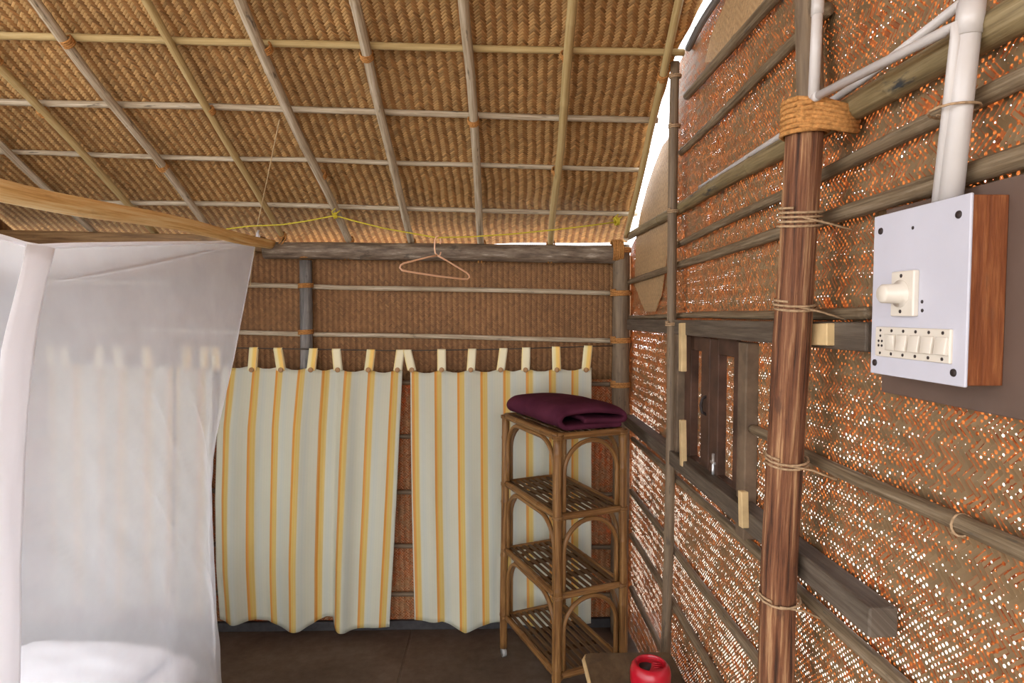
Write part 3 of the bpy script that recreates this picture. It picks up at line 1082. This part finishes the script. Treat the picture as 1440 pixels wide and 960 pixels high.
# switch row
bm = bmesh.new()
a_, b_ = pp(0.085, 0.80), pp(0.885, 0.80)
pzh = 0.158 * PH / 0.25 * 0.27
pz0, pz1 = pp(0, 0.70).z, pp(0, 0.885).z
box(bm, ((a_ + b_) / 2).to_tuple()[:1] + (((a_ + b_) / 2).y, (pz0 + pz1) / 2), (0.008, abs(a_.y - b_.y), abs(pz0 - pz1)), None, 0.0015)
row = obj('switch_row', bm, M['ivory'], sb, False)
uw = abs(a_.y - b_.y) / 6.0
ZC = (pz0 + pz1) / 2
for k in range(5):
    yy = a_.y - uw * (1.5 + k)
    bm = bmesh.new()
    rot = Matrix.Rotation(R(7 if k else -7), 3, 'Y')
    box(bm, (FX - 0.0055, yy, ZC), (0.006, uw * 0.80, 0.024), rot, 0.001)
    rk = obj('rocker', bm, M['ivory'])
    rk.parent = row
for k in range(5):
    yy = a_.y - uw * (1.5 + k)
    for dz in (-0.0175, 0.0175):
        kb = obj('screw', disc(Vector((FX - 0.004, yy, ZC + dz)), 0.0026, 0.0006, None, 10), M['hole'])
        kb.parent = row
yy = a_.y - uw * 0.5
for dy, dz in ((0, 0.0175), (0, 0.009), (-0.004, 0.001), (0.004, 0.001), (-0.004, -0.006), (0.004, -0.006), (0, -0.0175)):
    kb = obj('socket_hole', disc(Vector((FX - 0.004, yy + dy, ZC + dz)), 0.0022, 0.0006, None, 10), M['hole'])
    kb.parent = row

# conduits
def pipe(name, pts, r, label, ends=(), grp='white plastic conduits on the right wall'):
    bm = tube(pts, r, 16)
    o = obj(name, bm, M['pvc'])
    tag(o, label, 'conduit', grp)
    for k, (a, b) in enumerate(ends):
        obj('coupling', tube([a, b], r * 1.13, 16), M['pvc'], o)
    return o


CXP = FX + 0.026
va, vb = on_x(1371, -40, CXP), on_x(1336, 292, CXP)
pipe('conduit', [va, va.lerp(vb, .5), vb], 0.0145, 'wide white upright conduit entering the top of the switch board', [(va.lerp(vb, .12), va.lerp(vb, .26))])
CX2 = FX + 0.012
e0 = on_x(1345, 36, CX2)
na, nb_ = e0 + Vector((0, 0, 0.0)), on_x(1318, 288, CX2 + 0.006)
el = on_x(1144, 138, CX2 - 0.03)
pipe('conduit', [nb_, na + Vector((0, 0, -0.02)), na, na + (el - na).normalized() * 0.02, el], 0.0075, 'slim white conduit slanting from the bark post to the switch board', [(el + (na - el).normalized() * 0.016, el)])
e1 = on_x(1152, -40, CX2 - 0.03)
pipe('conduit', [el, el.lerp(e1, .5), e1], 0.0095, 'short white upright conduit at the head of the bark post', [(el.lerp(e1, .66), el.lerp(e1, .80))])
pipe('conduit', [on_x(985, 264, WX - 0.026), on_x(1113, 181, WX - 0.026), on_x(1222, 106, WX - 0.026), on_x(1366, -6, WX - 0.026)], 0.0075,
     'thin white conduit lying along the thick mottled bamboo rail')
o = obj('wire_tie', coil(va.lerp(vb, 0.56) + Vector((0, 0.012, 0)), Vector((0, 0, 1)), 0.033, 1.2, 0.0018, 0.004, 1, squash=0.9), M['jute'])
tag(o, 'pale wire tie wrapped round the upright conduits above the switch board', 'wire tie')

# ================================================================== CURTAINS
CY = BY - 0.095
wire = obj('curtain_wire', tube([on_y(40, 487, CY), on_y(330, 489, CY), on_y(560, 493, CY), on_y(700, 491, CY), on_y(862, 486, CY)], 0.0028, 8), M['wire'])
tag(wire, 'thin dark wire carrying the striped curtains along the rear wall', 'wire')


def curtain(label, tl, tr, left, right, hem, tabs, folds, u_off, seed):
    """left/right: (y, x) pixel edges; hem: (x, y) pixel bottom; tabs: (top x, bottom x, kind)"""
    top = thing('curtain', label, 'curtain', on_y((tl[0] + tr[0]) / 2, 880, CY), 'striped tab-top curtains')
    btn = sorted(b for _, b, _ in tabs)
    cw = (on_y(tr[0], 500, CY) - on_y(tl[0], 500, CY)).length * 1.04

    def fn(a, b):
        xt = lerp(tl[0], tr[0], a)
        ytop = lerp(tl[1], tr[1], a)
        near = min(abs(xt - q) for q in btn)
        ytop += 3.5 * min(1, near / 16) ** 1.2 if btn[0] - 3 < xt < btn[-1] + 3 else 0
        yb = interp(hem, lerp(left[-1][1], right[-1][1], a))
        y = lerp(ytop, yb, b)
        x = lerp(interp(left, y), interp(right, y), a)
        p = on_y(x, y, CY)
        amp = 0.010 + 0.040 * b ** 0.6
        w = 0
        for (pos, wd, h) in folds:
            w += h * math.exp(-((a - pos - 0.02 * b * math.sin(pos * 20)) / wd) ** 2)
        w += 0.25 * noise.noise(Vector((a * 5 + seed, b * 2, seed)))
        p.y -= amp * w + 0.004 * noise.noise(Vector((a * 11, b * 5, seed)))
        p.y = min(p.y, CY + 0.016)
        return p
    bm = sheet(fn, 120, 50, lambda a, b: (a * cw + u_off, (1 - b) * 1.4))
    pan = obj('panel', bm, M['curtain'], top)
    solidify(pan, 0.0014, 0)
    for (xt, xb, kd) in tabs:
        p_b = on_y(xb, 521, CY - 0.012)
        p_t = on_y(xt, interp([(40, 487), (330, 489), (560, 493), (700, 491), (862, 486)], xt), CY)
        hw = 0.021

        def tf(a, b, p_b=p_b, p_t=p_t):
            x_off = (a - 0.5) * 2 * hw
            if b < 0.42:
                q = p_b.lerp(p_t + Vector((0, -0.006, -0.004)), b / 0.42)
            elif b < 0.58:
                ang = (b - 0.42) / 0.16 * PI
                q = p_t + Vector((0, -math.cos(ang) * 0.006, -0.004 + math.sin(ang) * 0.009))
            else:
                q = (p_t + Vector((0, 0.006, -0.004))).lerp(p_b + Vector((0, 0.016, 0)), (b - 0.58) / 0.42)
            return q + Vector((x_off, 0, 0))
        tb_ = obj('tab', sheet(tf, 4, 26), M['tab'] if kd else M['tab_pale'], top)
        solidify(tb_, 0.0012, 0)
        bm = tube([p_b + Vector((0, -0.001, 0.004)), p_b + Vector((0, -0.006, 0.004)), p_b + Vector((0, -0.0075, 0.004))], [0.0125, 0.0125, 0.009], 14)
        bt = obj('button', bm, M['button'])
        bt.parent = tb_
    return top


curtain('striped yellow curtain in full view just right of the mosquito net', (313, 513), (567, 521),
        [(513, 313), (600, 305), (700, 303), (800, 305), (880, 310)], [(520, 566), (700, 558), (880, 548)],
        [(300, 864), (310, 870), (325, 875), (350, 872), (375, 874), (400, 881), (425, 882), (445, 874), (458, 868), (467, 869), (474, 881), (488, 884), (520, 880), (550, 880)],
        [(303, 305, 1), (357, 354, 1), (391, 395, 1), (441, 437, 1), (473, 475, 0), (522, 518, 1), (563, 559, 0)],
        [(0.08, .05, .8), (0.26, .05, -.6), (0.44, .06, 1.1), (0.62, .045, -1.3), (0.70, .05, 1.2), (0.92, .08, .5)], -0.0335 - 0.119 * 0 + 0.033, 1)
curtain('striped yellow curtain right of the gap, partly behind the cane shelf stand', (577, 521), (832, 517),
        [(520, 577), (700, 579), (872, 583)], [(517, 832), (880, 831)],
        [(580, 871), (605, 872), (622, 871), (640, 879), (655, 884), (672, 880), (690, 876), (760, 880), (832, 876)],
        [(573, 579, 0), (621, 621, 0), (664, 662, 0), (708, 704, 0), (740, 739, 0), (782, 783, 1), (827, 824, 1)],
        [(0.1, .06, .5), (0.3, .07, .9), (0.52, .06, -.5), (0.72, .06, .8), (0.9, .05, -.4)], 0.03, 2)
curtain('striped pale curtain seen through the mosquito net at the left', (66, 506), (244, 516),
        [(506, 66), (870, 70)], [(516, 244), (870, 240)],
        [(66, 850), (120, 853), (180, 855), (244, 856)],
        [(71, 73, 0), (90, 93, 0), (141, 138, 0), (166, 168, 0), (206, 208, 1)],
        [(0.12, .06, .8), (0.35, .07, -.8), (0.6, .07, .9), (0.85, .06, -.5)], 0.02, 3)
curtain('narrow striped curtain behind the right edge of the mosquito net', (249, 515), (300, 517),
        [(515, 249), (870, 247)], [(517, 300), (640, 297), (870, 293)],
        [(240, 868), (270, 869), (300, 869)],
        [(264, 261, 1), (288, 287, 1)],
        [(0.2, .15, .6), (0.7, .15, -.6)], 0.05, 4)

# ================================================================== ROPE, HANGER, CORDS
RYp = 2.84
rope_pts = [on_y(x, y, RYp) for x, y in ((318, 322), (350, 318), (395, 316), (430, 311), (471, 303), (500, 311), (540, 321), (580, 328), (613, 334), (660, 333), (720, 329), (780, 323), (830, 317), (866, 312))]
bm = tube(rope_pts, 0.0032, 8)
rp = obj('yellow_rope', bm, M['yellow_rope'])
tag(rp, 'yellow nylon clothesline strung below the ceiling in front of the rear wall', 'rope')
for (x, y, s) in ((471, 303, .012), (867, 311, .017)):
    c = on_y(x, y, RYp)
    bm = coil(c, Vector((1, .3, .2)), s, 3, 0.0034, 0.006, 3)
    tube([c, c + Vector((-0.012, -0.01, 0.015)), c + Vector((0.006, -0.012, 0.03))], 0.003, 6, bm)
    tube([c, c + Vector((0.012, -0.01, 0.010)), c + Vector((0.025, -0.004, 0.022))], 0.003, 6, bm)
    obj('knot', bm, M['yellow_rope'], rp)

hk = on_y(616, 336, RYp)
W2, yawh, tilt = 0.197, R(42), R(-4)
hr = Matrix.Rotation(yawh, 4, 'Z') @ Matrix.Rotation(-tilt, 4, 'Y')


def hp(x, z):
    v = Vector((x, 0, z))
    return hk + (hr @ v)


bm = tube([hp(0.014, -0.020), hp(0.016, -0.006), hp(0.012, 0.006), hp(0, 0.0105), hp(-0.012, 0.005), hp(-0.017, -0.008), hp(-0.017, -0.045), hp(-0.012, -0.066), hp(0, -0.075)], 0.0036, 8)
hg = tag(obj('hanger', bm, M['hanger']), 'peach plastic clothes hanger hanging from the yellow clothesline', 'hanger')
zt_, zb_ = -0.075, -0.150
loop = [hp(0, zt_), hp(-0.05, zt_ - 0.015), hp(-W2 + 0.02, zb_ + 0.016), hp(-W2 + 0.004, zb_ + 0.006), hp(-W2, zb_ - 0.006), hp(-W2 + 0.012, zb_ - 0.016), hp(-W2 + 0.05, zb_ - 0.018),
        hp(0, zb_ - 0.020), hp(W2 - 0.05, zb_ - 0.018), hp(W2 - 0.012, zb_ - 0.016), hp(W2, zb_ - 0.006), hp(W2 - 0.004, zb_ + 0.006), hp(W2 - 0.02, zb_ + 0.016), hp(0.05, zt_ - 0.015), hp(0, zt_)]
bm = tube(loop, 0.0042, 8)
tube([hp(0.006, zt_ - 0.002), hp(0.016, zt_ + 0.004), hp(0.02, zt_ + 0.018)], 0.003, 8, bm)
obj('frame', bm, M['hanger'], hg)

NA = on_y(360, 338, 3.0)
bm = tube([NA + Vector((0.012, -0.006, 0.02)), on_y(356, 362, 2.98), on_y(353, 385, 2.98), on_y(352, 402, 2.98)], 0.0022, 6)
o = obj('net_cord', tube([on_c(393, 168, 0.03), on_c(393, 168, 0.03).lerp(NA + Vector((0, 0, .05)), .5) + Vector((0, 0, -.01)), NA + Vector((0, 0, .04)), NA + Vector((0.01, -0.01, 0.005))], 0.0022, 6, bm), M['cord'])
tag(o, 'thin brown cord tying the mosquito net corner up to the ceiling', 'cord')

# ================================================================== MOSQUITO NET, BED
Y_far, Y_near = NA.y, 0.35
NX_ = NA.x
top_px = [(360, 338), (300, 341), (200, 342.5), (100, 344.5), (45, 347), (0, 333), (-120, 305), (-420, 225)]
tpz = sorted((on_x(x, y, NX_).y, on_x(x, y, NX_).z) for x, y in top_px)
tpz = [(Y_near, 2.0)] + [q for q in tpz if q[0] > Y_near + 0.05]


def net_top(a):
    Y = lerp(Y_far, Y_near, a)
    return Vector((NX_ if a else NA.x, Y, interp(tpz, Y)))


seam_px = [(338, 360, 3.0), (500, 329, 2.86), (640, 297, 2.70), (740, 293, 2.6), (840, 297, 2.52), (960, 304, 2.42), (990, 305, 2.40)]


def seam(b):
    y = lerp(338, 990, b)
    return on_y(interp([(q[0], q[1]) for q in seam_px], y), y, interp([(q[0], q[2]) for q in seam_px], y))


SB = seam(1.0)


def net_bot(a):
    Y = lerp(SB.y, Y_near, a)
    X = lerp(SB.x, -0.955, min(1, a * 7)) + 0.02 * math.sin(a * 40)
    return Vector((X, Y, 0.06))


def face_r(a, b):
    p = net_top(a).lerp(net_bot(a), b)
    s_ = seam(b) - net_top(0).lerp(net_bot(0), b)
    k = max(0, 1 - a * 2.2) ** 2
    p = p + s_ * k
    q_ = b * 1.6 + a * 2.7 * 0.9          # drag lines run down towards the far corner
    wr = noise.noise(Vector((q_ * 7, (a - b) * 1.6, 5))) + 0.35 * noise.noise(Vector((q_ * 16, (a - b) * 2.5, 8)))
    wr -= 0.5 * math.exp(-((noise.noise(Vector((q_ * 4 + 7, (a - b) * 0.8, 2)))) / 0.11) ** 2) * (0.7 + noise.noise(Vector((a * 5, b * 4, 1))))
    p.x += 0.022 * wr * min(1, b * 2.2) * min(1, a * 8)
    return p


FL_T = on_y(20, 405, 3.0)
FL_B = Vector((FL_T.x, 2.35, 0.06))


def face_f(a, b):
    t_ = NA.lerp(FL_T, a)
    t_.z -= 0.02 * math.sin(PI * a)
    p = t_.lerp(SB.lerp(FL_B, a), b)
    s_ = seam(b) - NA.lerp(SB, b)
    p = p + s_ * (1 - a)
    p.y += 0.018 * noise.noise(Vector((a * 12 + b * 4, b * 2, 8))) * min(1, a * 6)
    return p


NL_T = Vector((FL_T.x, Y_near, 1.85))
NL_B = Vector((FL_T.x, Y_near, 0.06))
net = thing('mosquito_net', 'white translucent mosquito net hung as a box over the bed', 'mosquito net', Vector((-1.7, 1.4, 0.0)))
bm = sheet(face_r, 220, 90)
obj('side_panel', bm, M['net'], net)
bm = sheet(face_f, 40, 40)
obj('end_panel', bm, M['net'], net)
bm = sheet(lambda a, b: net_top(a).lerp(FL_T.lerp(NL_T, a), b) + Vector((0, 0, -0.05 * math.sin(PI * a) * math.sin(PI * b))), 40, 24)
obj('canopy', bm, M['net_top'], net)
bm = sheet(lambda a, b: FL_T.lerp(NL_T, a).lerp(FL_B.lerp(NL_B, a), b), 30, 20)
obj('side_panel', bm, M['net'], net)
bm = sheet(lambda a, b: net_top(1).lerp(NL_T, a).lerp(net_bot(1).lerp(NL_B, a), b), 20, 20)
obj('end_panel', bm, M['net'], net)


def band_fn(a, b):
    # the two overlapping borders of the opening
    Yc = interp([(0, 1.56), (0.143, 1.44), (0.289, 1.36), (0.418, 1.295), (1.0, 1.04)], b)
    wd = lerp(0.047, 0.040, b) * (1 + 0.12 * noise.noise(Vector((2, b * 9, 4))) * (1 - a))
    Y = Yc + wd * (1 - 2 * a)
    p = net_top((Y_far - Yc) / (Y_far - Y_near)).lerp(net_bot((Y_far - Yc) / (Y_far - Y_near)), b)
    p.y = Y
    p.x += 0.030 + 0.008 * math.sin(a * PI) + 0.006 * noise.noise(Vector((a * 3, b * 10, 2)))
    return p


bd_ = obj('opening_band', sheet(band_fn, 8, 40), M['net_band'], net)
solidify(bd_, 0.002, 0)
bd_['label'] = 'dense white border band'
hem_path = [net_top(k / 60) + Vector((0.004, 0, 0.0)) for k in range(61)]
obj('top_hem', tube(hem_path, 0.007, 8), M['net_band'], net)
obj('corner_seam', tube([seam(k / 40) + Vector((0.002, -0.002, 0)) for k in range(41)], 0.0028, 6), M['net_band'], net)
obj('top_hem', tube([NA.lerp(FL_T, k / 20) + Vector((0, 0, -0.02 * math.sin(PI * k / 20))) for k in range(21)], 0.004, 8), M['net_band'], net)
bm = tube([NA + Vector((-0.004, 0, -0.006)), NA + Vector((0.006, -0.004, 0.006)), NA + Vector((0.012, -0.004, 0.022)), NA + Vector((0.008, 0, 0.036)), NA + Vector((0.014, 0, 0.05))], [0.004, 0.012, 0.010, 0.006, 0.004], 8)
obj('corner_knot', bm, M['net_band'], net)

bed = thing('bed', 'low bed with white sheeted mattress inside the mosquito net', 'bed', Vector((-1.7, 1.3, 0)))
bx0, bx1, by0, by1 = -2.28, -1.06, 0.42, 2.17


def matt_fn(a, b):
    x = lerp(bx0, bx1, a)
    y = lerp(by0, by1, b)
    cx_, cy_ = abs(a * 2 - 1), abs(b * 2 - 1)
    pull = max(0, cx_ + cy_ - 1.88) * 0.16        # rounded corners
    x -= pull * (1 if a > .5 else -1)
    y -= pull * (1 if b > .5 else -1)
    ed = min(a, 1 - a) * (bx1 - bx0)
    e2 = min(b, 1 - b) * (by1 - by0)
    e = min(ed, e2)
    z = 0.455 - 0.05 * max(0, 1 - e / 0.08) ** 2
    z += 0.010 * noise.noise(Vector((x * 4, y * 5, 3))) + 0.006 * noise.noise(Vector((x * 11 + y * 6, y * 4, 9)))
    return Vector((x, y, z))


bm = sheet(matt_fn, 60, 70)
ev = [e for e in bm.edges if e.is_boundary]
r_ = bmesh.ops.extrude_edge_only(bm, edges=ev)
for v in r_['geom']:
    if isinstance(v, bmesh.types.BMVert):
        v.co.z = 0.28
obj('mattress', bm, M['sheet'], bed)
bm = bmesh.new()
box(bm, ((bx0 + bx1) / 2, (by0 + by1) / 2, 0.25), (bx1 - bx0 - 0.02, by1 - by0 - 0.02, 0.06), None, 0.005)
obj('bed_frame', bm, M['dark_wood'], bed, False)
for x in (bx0 + 0.06, bx1 - 0.06):
    for y in (by0 + 0.06, by1 - 0.06):
        bm = bmesh.new()
        box(bm, (x, y, 0.11), (0.06, 0.06, 0.22), None, 0.004)
        obj('leg', bm, M['dark_wood'], bed, False)

# pillow at the far right corner
pc = Vector((-1.40, 1.93, 0.482))


def pillow_fn(a, b, sgn):
    u, v = a * 2 - 1, b * 2 - 1
    h = (max(0, (1 - abs(u) ** 3.0)) * max(0, (1 - abs(v) ** 3.0))) ** 0.45
    ps = 1 - 0.07 * (abs(v) * 0) - 0.06 * (1 - abs(v)) * abs(u) ** 4
    q = Vector((u * 0.27 * ps, v * 0.185, sgn * 0.062 * h + 0.006 * noise.noise(Vector((u * 3, v * 3, 2)))))
    return pc + Matrix.Rotation(R(-6), 3, 'Z') @ q


bm = sheet(lambda a, b: pillow_fn(a, b, 1), 30, 24)
sheet(lambda a, b: pillow_fn(a, b, -0.5), 30, 24, bm=bm)
bmesh.ops.remove_doubles(bm, verts=bm.verts, dist=0.004)
tag(obj('pillow', bm, M['sheet']), 'white pillow lying on the bed inside the mosquito net', 'pillow')

# ================================================================== CANE SHELF STAND
SF = Vector((0.236, 2.375, 0))
th = R(22.0)
ex = Vector((math.cos(th), math.sin(th), 0))       # front -> right corner
ey = Vector((-math.sin(th), math.cos(th), 0))      # front -> left corner
SWx, SWy = 0.300, 0.530
ez = Vector((0, 0, 1))


def sp(a, b, z):
    return SF + ex * (a * SWx) + ey * (b * SWy) + ez * z


shelf = thing('cane_shelf_stand', 'four tier rattan cane shelf stand with arched braces in front of the right curtain', 'shelf', sp(.5, .5, 0))
TZ = [0.20, 0.525, 0.845, 1.165]
for (a, b) in ((0, 0), (1, 0), (0, 1), (1, 1)):
    out = (ex * (a - .5) + ey * (b - .5)).normalized()
    p_b, p_t = sp(a, b, 0.045) + out * 0.012, sp(a, b, TZ[3] - 0.005)
    pst = obj('post', stick(p_b, p_t, 0.0185, 0.018, 0.28, 0.004, 14, 30, 500 + int(a * 2 + b)), M['rattan'], shelf)
    bm = bmesh.new()
    c = sp(a, b, 0.022) + out * 0.012
    tube([c + ex * -0.009, c + ex * 0.009], 0.0215, 18, bm)
    tube([c + ez * 0.004, c + ez * 0.03], 0.006, 8, bm)
    cs = obj('caster', bm, M['rubber'], shelf)
for tz in TZ:
    bm = bmesh.new()
    ins = 0.0
    for (p, q) in (((0, 0), (1, 0)), ((0, 0), (0, 1)), ((1, 0), (1, 1)), ((0, 1), (1, 1))):
        stick(sp(*p, tz), sp(*q, tz), 0.0145, 0.0145, 0.24, 0.003, 12, 12, int(tz * 1000) + p[0] * 7 + q[1] * 3, bm)
    obj('tier_frame', bm, M['rattan'], shelf)
    for k in range(9):
        a = (k + 0.75) / 9.5
        bm = beam_between(sp(a, 0.02, tz + 0.008), sp(a, 0.98, tz + 0.008), 0.017, 0.006, 0.002, normal=ex)
        obj('slat', bm, M['rattan_dark'], shelf, False)
    bm = bmesh.new()
    for b in (0.33, 0.67):
        stick(sp(0, b, tz - 0.006), sp(1, b, tz - 0.006), 0.011, 0.011, 0, 0.002, 10, 6, 3, bm)
    obj('cross_bar', bm, M['rattan_dark'], shelf)
    # lashings of binding cane at each corner
    for (a, b) in ((0, 0), (1, 0), (0, 1), (1, 1)):
        obj('cane_binding', coil(sp(a, b, tz - 0.002), ez, 0.0215, 3, 0.0028, 0.0055, 5), M['rattan'], shelf)
# arched braces under the upper tiers
for lo, hi in zip(TZ, TZ[1:]):
    for (p, q, wd) in (((0, 0), (1, 0), SWx), ((0, 0), (0, 1), SWy), ((1, 0), (1, 1), SWy), ((0, 1), (1, 1), SWx)):
        bm = bmesh.new()
        A_, B_ = sp(*p, 0), sp(*q, 0)
        along = (B_ - A_).normalized()
        A_, B_ = A_ + along * 0.027, B_ - along * 0.027
        rad = min((B_ - A_).length / 2, 0.125)
        topz = hi - 0.024
        pts = [A_ + ez * (lo + 0.018)]
        pts += [A_ + ez * lerp(lo + 0.018, topz - rad, k / 3) for k in (1, 2)]
        for k in range(0, 9):
            an = PI / 2 * k / 8
            pts.append(A_ + along * (rad - rad * math.cos(an)) + ez * (topz - rad + rad * math.sin(an)))
        for k in range(0, 9):
            an = PI / 2 * (1 - k / 8)
            pts.append(B_ - along * (rad - rad * math.cos(an)) + ez * (topz - rad + rad * math.sin(an)))
        pts += [B_ + ez * lerp(topz - rad, lo + 0.018, k / 3) for k in (1, 2, 3)]
        clean = [pts[0]]
        for v in pts[1:]:
            if (v - clean[-1]).length > 1e-4:
                clean.append(v)
        tube(clean, 0.0098, 10, bm)
        obj('arched_brace', bm, M['rattan'], shelf)

# folded towel on top
TT = TZ[3] + 0.015


def spiral_profile():
    pts = []
    # outer top layer, fold on the near-left long side, then inner layers
    def add(x, z):
        pts.append((x, z))
    for k in range(9):
        add(lerp(0.275, 0.045, k / 8), 0.016)
    for k in range(1, 8):
        an = -PI / 2 - PI * k / 8
        add(0.045 + 0.034 * math.cos(an), 0.050 + 0.034 * math.sin(an))
    for k in range(0, 11):
        t = k / 10
        add(lerp(0.045, 0.275, t), 0.084 + 0.012 * math.sin(PI * t) - 0.012 * t)
    for k in range(1, 7):
        an = PI / 2 - PI * k / 7
        add(0.275 + 0.018 * math.cos(an), 0.054 + 0.018 * math.sin(an))
    for k in range(0, 8):
        add(lerp(0.27, 0.11, k / 7), 0.036 + 0.006 * k / 7)
    return pts


prof = spiral_profile()
NP = len(prof)


def towel_fn(a, b):
    # a along the profile, b along the length (ey)
    k = a * (NP - 1)
    i0 = min(int(k), NP - 2)
    x = lerp(prof[i0][0], prof[i0 + 1][0], k - i0)
    z = lerp(prof[i0][1], prof[i0 + 1][1], k - i0)
    e = max(0, 1 - min(b, 1 - b) / 0.12)
    L = 0.53
    x0 = x - 0.15
    sk = -0.02
    z *= (1 - 0.20 * e ** 2) * (1.0 - 0.10 * b + 0.10 * math.sin(PI * b))
    y = (b - 0.5) * L
    w = noise.noise(Vector((x * 7, y * 7, 3)))
    p = SF + ex * (SWx / 2 + 0.012) + ey * (SWy / 2 - 0.0)
    return p + ex * (x0 * 1.09 * (1.0 + 0.02 * math.sin(b * 9)) + 0.006 * w) + ey * (y + 0.014 * noise.noise(Vector((x * 9, z * 30, 1)))) + ez * (TT + z + 0.004 * w)


bm = sheet(towel_fn, 90, 34)
tw = obj('folded_towel', bm, M['towel'])
solidify(tw, 0.022, 0)
sm = tw.modifiers.new('sub', 'SUBSURF')
sm.levels = sm.render_levels = 1
tag(tw, 'folded plum purple towel lying on top of the cane shelf stand', 'towel')

# ================================================================== STOOL AND RED POT
stool = thing('stool', 'low wooden stool with a plank top at the lower right by the mat wall', 'stool', Vector((0.46, 1.93, 0)))
sx0, sx1, sy0, sy1, sz = 0.302, 0.612, 1.70, 2.105, 0.45
bm = bmesh.new()
box(bm, ((sx0 + sx1) / 2, (sy0 + sy1) / 2, sz - 0.0125), (sx1 - sx0, sy1 - sy0, 0.025), None, 0.0)
ve = [e for e in bm.edges if abs(e.verts[0].co.z - e.verts[1].co.z) > 0.01]
bmesh.ops.bevel(bm, geom=ve, offset=0.025, segments=5, affect='EDGES', profile=0.5)
bmesh.ops.bevel(bm, geom=[e for e in bm.edges if abs(e.verts[0].co.z - e.verts[1].co.z) < 1e-5 and e.is_manifold and e.calc_face_angle(0) > 1], offset=0.004, segments=2, affect='EDGES')
obj('top', bm, M['stool'], stool, False)
bm = bmesh.new()
tube([Vector((sx0 - 0.001, sy0 + .03, sz - 0.012)), Vector((sx0 - 0.001, sy1 - 0.03, sz - 0.012)), Vector((sx0 + 0.008, sy1 - 0.008, sz - 0.012)), Vector((sx0 + 0.03, sy1 + 0.001, sz - 0.012))], 0.009, 8, bm)
obj('edge_strip', bm, M['pale_wood'], stool)['label'] = 'pale edge'  # pale strip along the left edge and rear corner
for x in (sx0 + 0.04, sx1 - 0.04):
    for y in (sy0 + 0.04, sy1 - 0.04):
        bm = bmesh.new()
        box(bm, (x, y, (sz - 0.025) / 2), (0.035, 0.035, sz - 0.025), None, 0.003)
        obj('leg', bm, M['stool'], stool, False)
for y in (sy0 + 0.04, sy1 - 0.04):
    bm = bmesh.new()
    box(bm, ((sx0 + sx1) / 2, y, sz - 0.06), (sx1 - sx0 - 0.1, 0.02, 0.05), None, 0.002)
    obj('apron', bm, M['stool'], stool, False)

pc = Vector((0.478, 1.86, sz))
pot = thing('red_pot', 'round red plastic pot with a dark hole in its lid standing on the low stool', 'pot', pc)
H = 0.105
bm = lathe([(0, 0.0), (0.052, 0.0), (0.056, 0.004), (0.0625, 0.05), (0.0635, 0.075), (0.060, 0.092), (0.052, 0.102), (0.047, 0.105), (0.0445, 0.103), (0.044, 0.096), (0.043, 0.090)], pc)
obj('body', bm, M['red'], pot)
bm = lathe([(0.0435, 0.092), (0.03, 0.0935), (0.0, 0.094)], pc)
lid = obj('lid', bm, M['red'], pot)
hc = pc + Vector((-0.014, -0.004, 0.0945))
bm = bmesh.new()
pts = [(-0.022, 0.006), (-0.018, 0.018), (-0.006, 0.024), (0.008, 0.024), (0.020, 0.016), (0.014, -0.004), (0.006, -0.020), (-0.006, -0.026), (-0.016, -0.018), (-0.021, -0.006)]
vs = [bm.verts.new(hc + Vector((x, y, 0.0006))) for x, y in pts]
vl = [bm.verts.new(hc + Vector((x * .95, y * .95, -0.0012))) for x, y in pts]
bm.faces.new(vs)
bm.faces.new(list(reversed(vl)))
for k in range(len(pts)):
    k2 = (k + 1) % len(pts)
    bm.faces.new((vs[k], vl[k], vl[k2], vs[k2]))
hh = obj('opening', bm, M['hole'])
hh.parent = lid
hh['label'] = 'dark opening'
bm = bmesh.new()
for k in range(3):
    tube([pc + Vector((0.010, -0.012 + k * 0.012, 0.0955)), pc + Vector((0.036, -0.010 + k * 0.010, 0.0955))], 0.0018, 6, bm)
hh = obj('rib', bm, M['red'])
hh.parent = lid

# ================================================================== LIGHT
w = bpy.data.worlds.new('world')
S.world = w
w.use_nodes = True
nt = w.node_tree
nt.nodes.clear()
wo = nt.nodes.new('ShaderNodeOutputWorld')
bg = nt.nodes.new('ShaderNodeBackground')
bg.inputs[0].default_value = (0.95, 0.975, 1.02, 1)
bg.inputs[1].default_value = 6.2
nt.links.new(bg.outputs[0], wo.inputs[0])

S.cycles.max_bounces = 8
S.cycles.diffuse_bounces = 5
S.cycles.transparent_max_bounces = 24
S.cycles.use_denoising = True
S.cycles.sample_clamp_indirect = 10
vs_ = S.view_settings
vs_.view_transform = 'Standard'
vs_.look = 'None'
vs_.exposure = -0.1
vs_.gamma = 1.0
vs_.use_curve_mapping = False
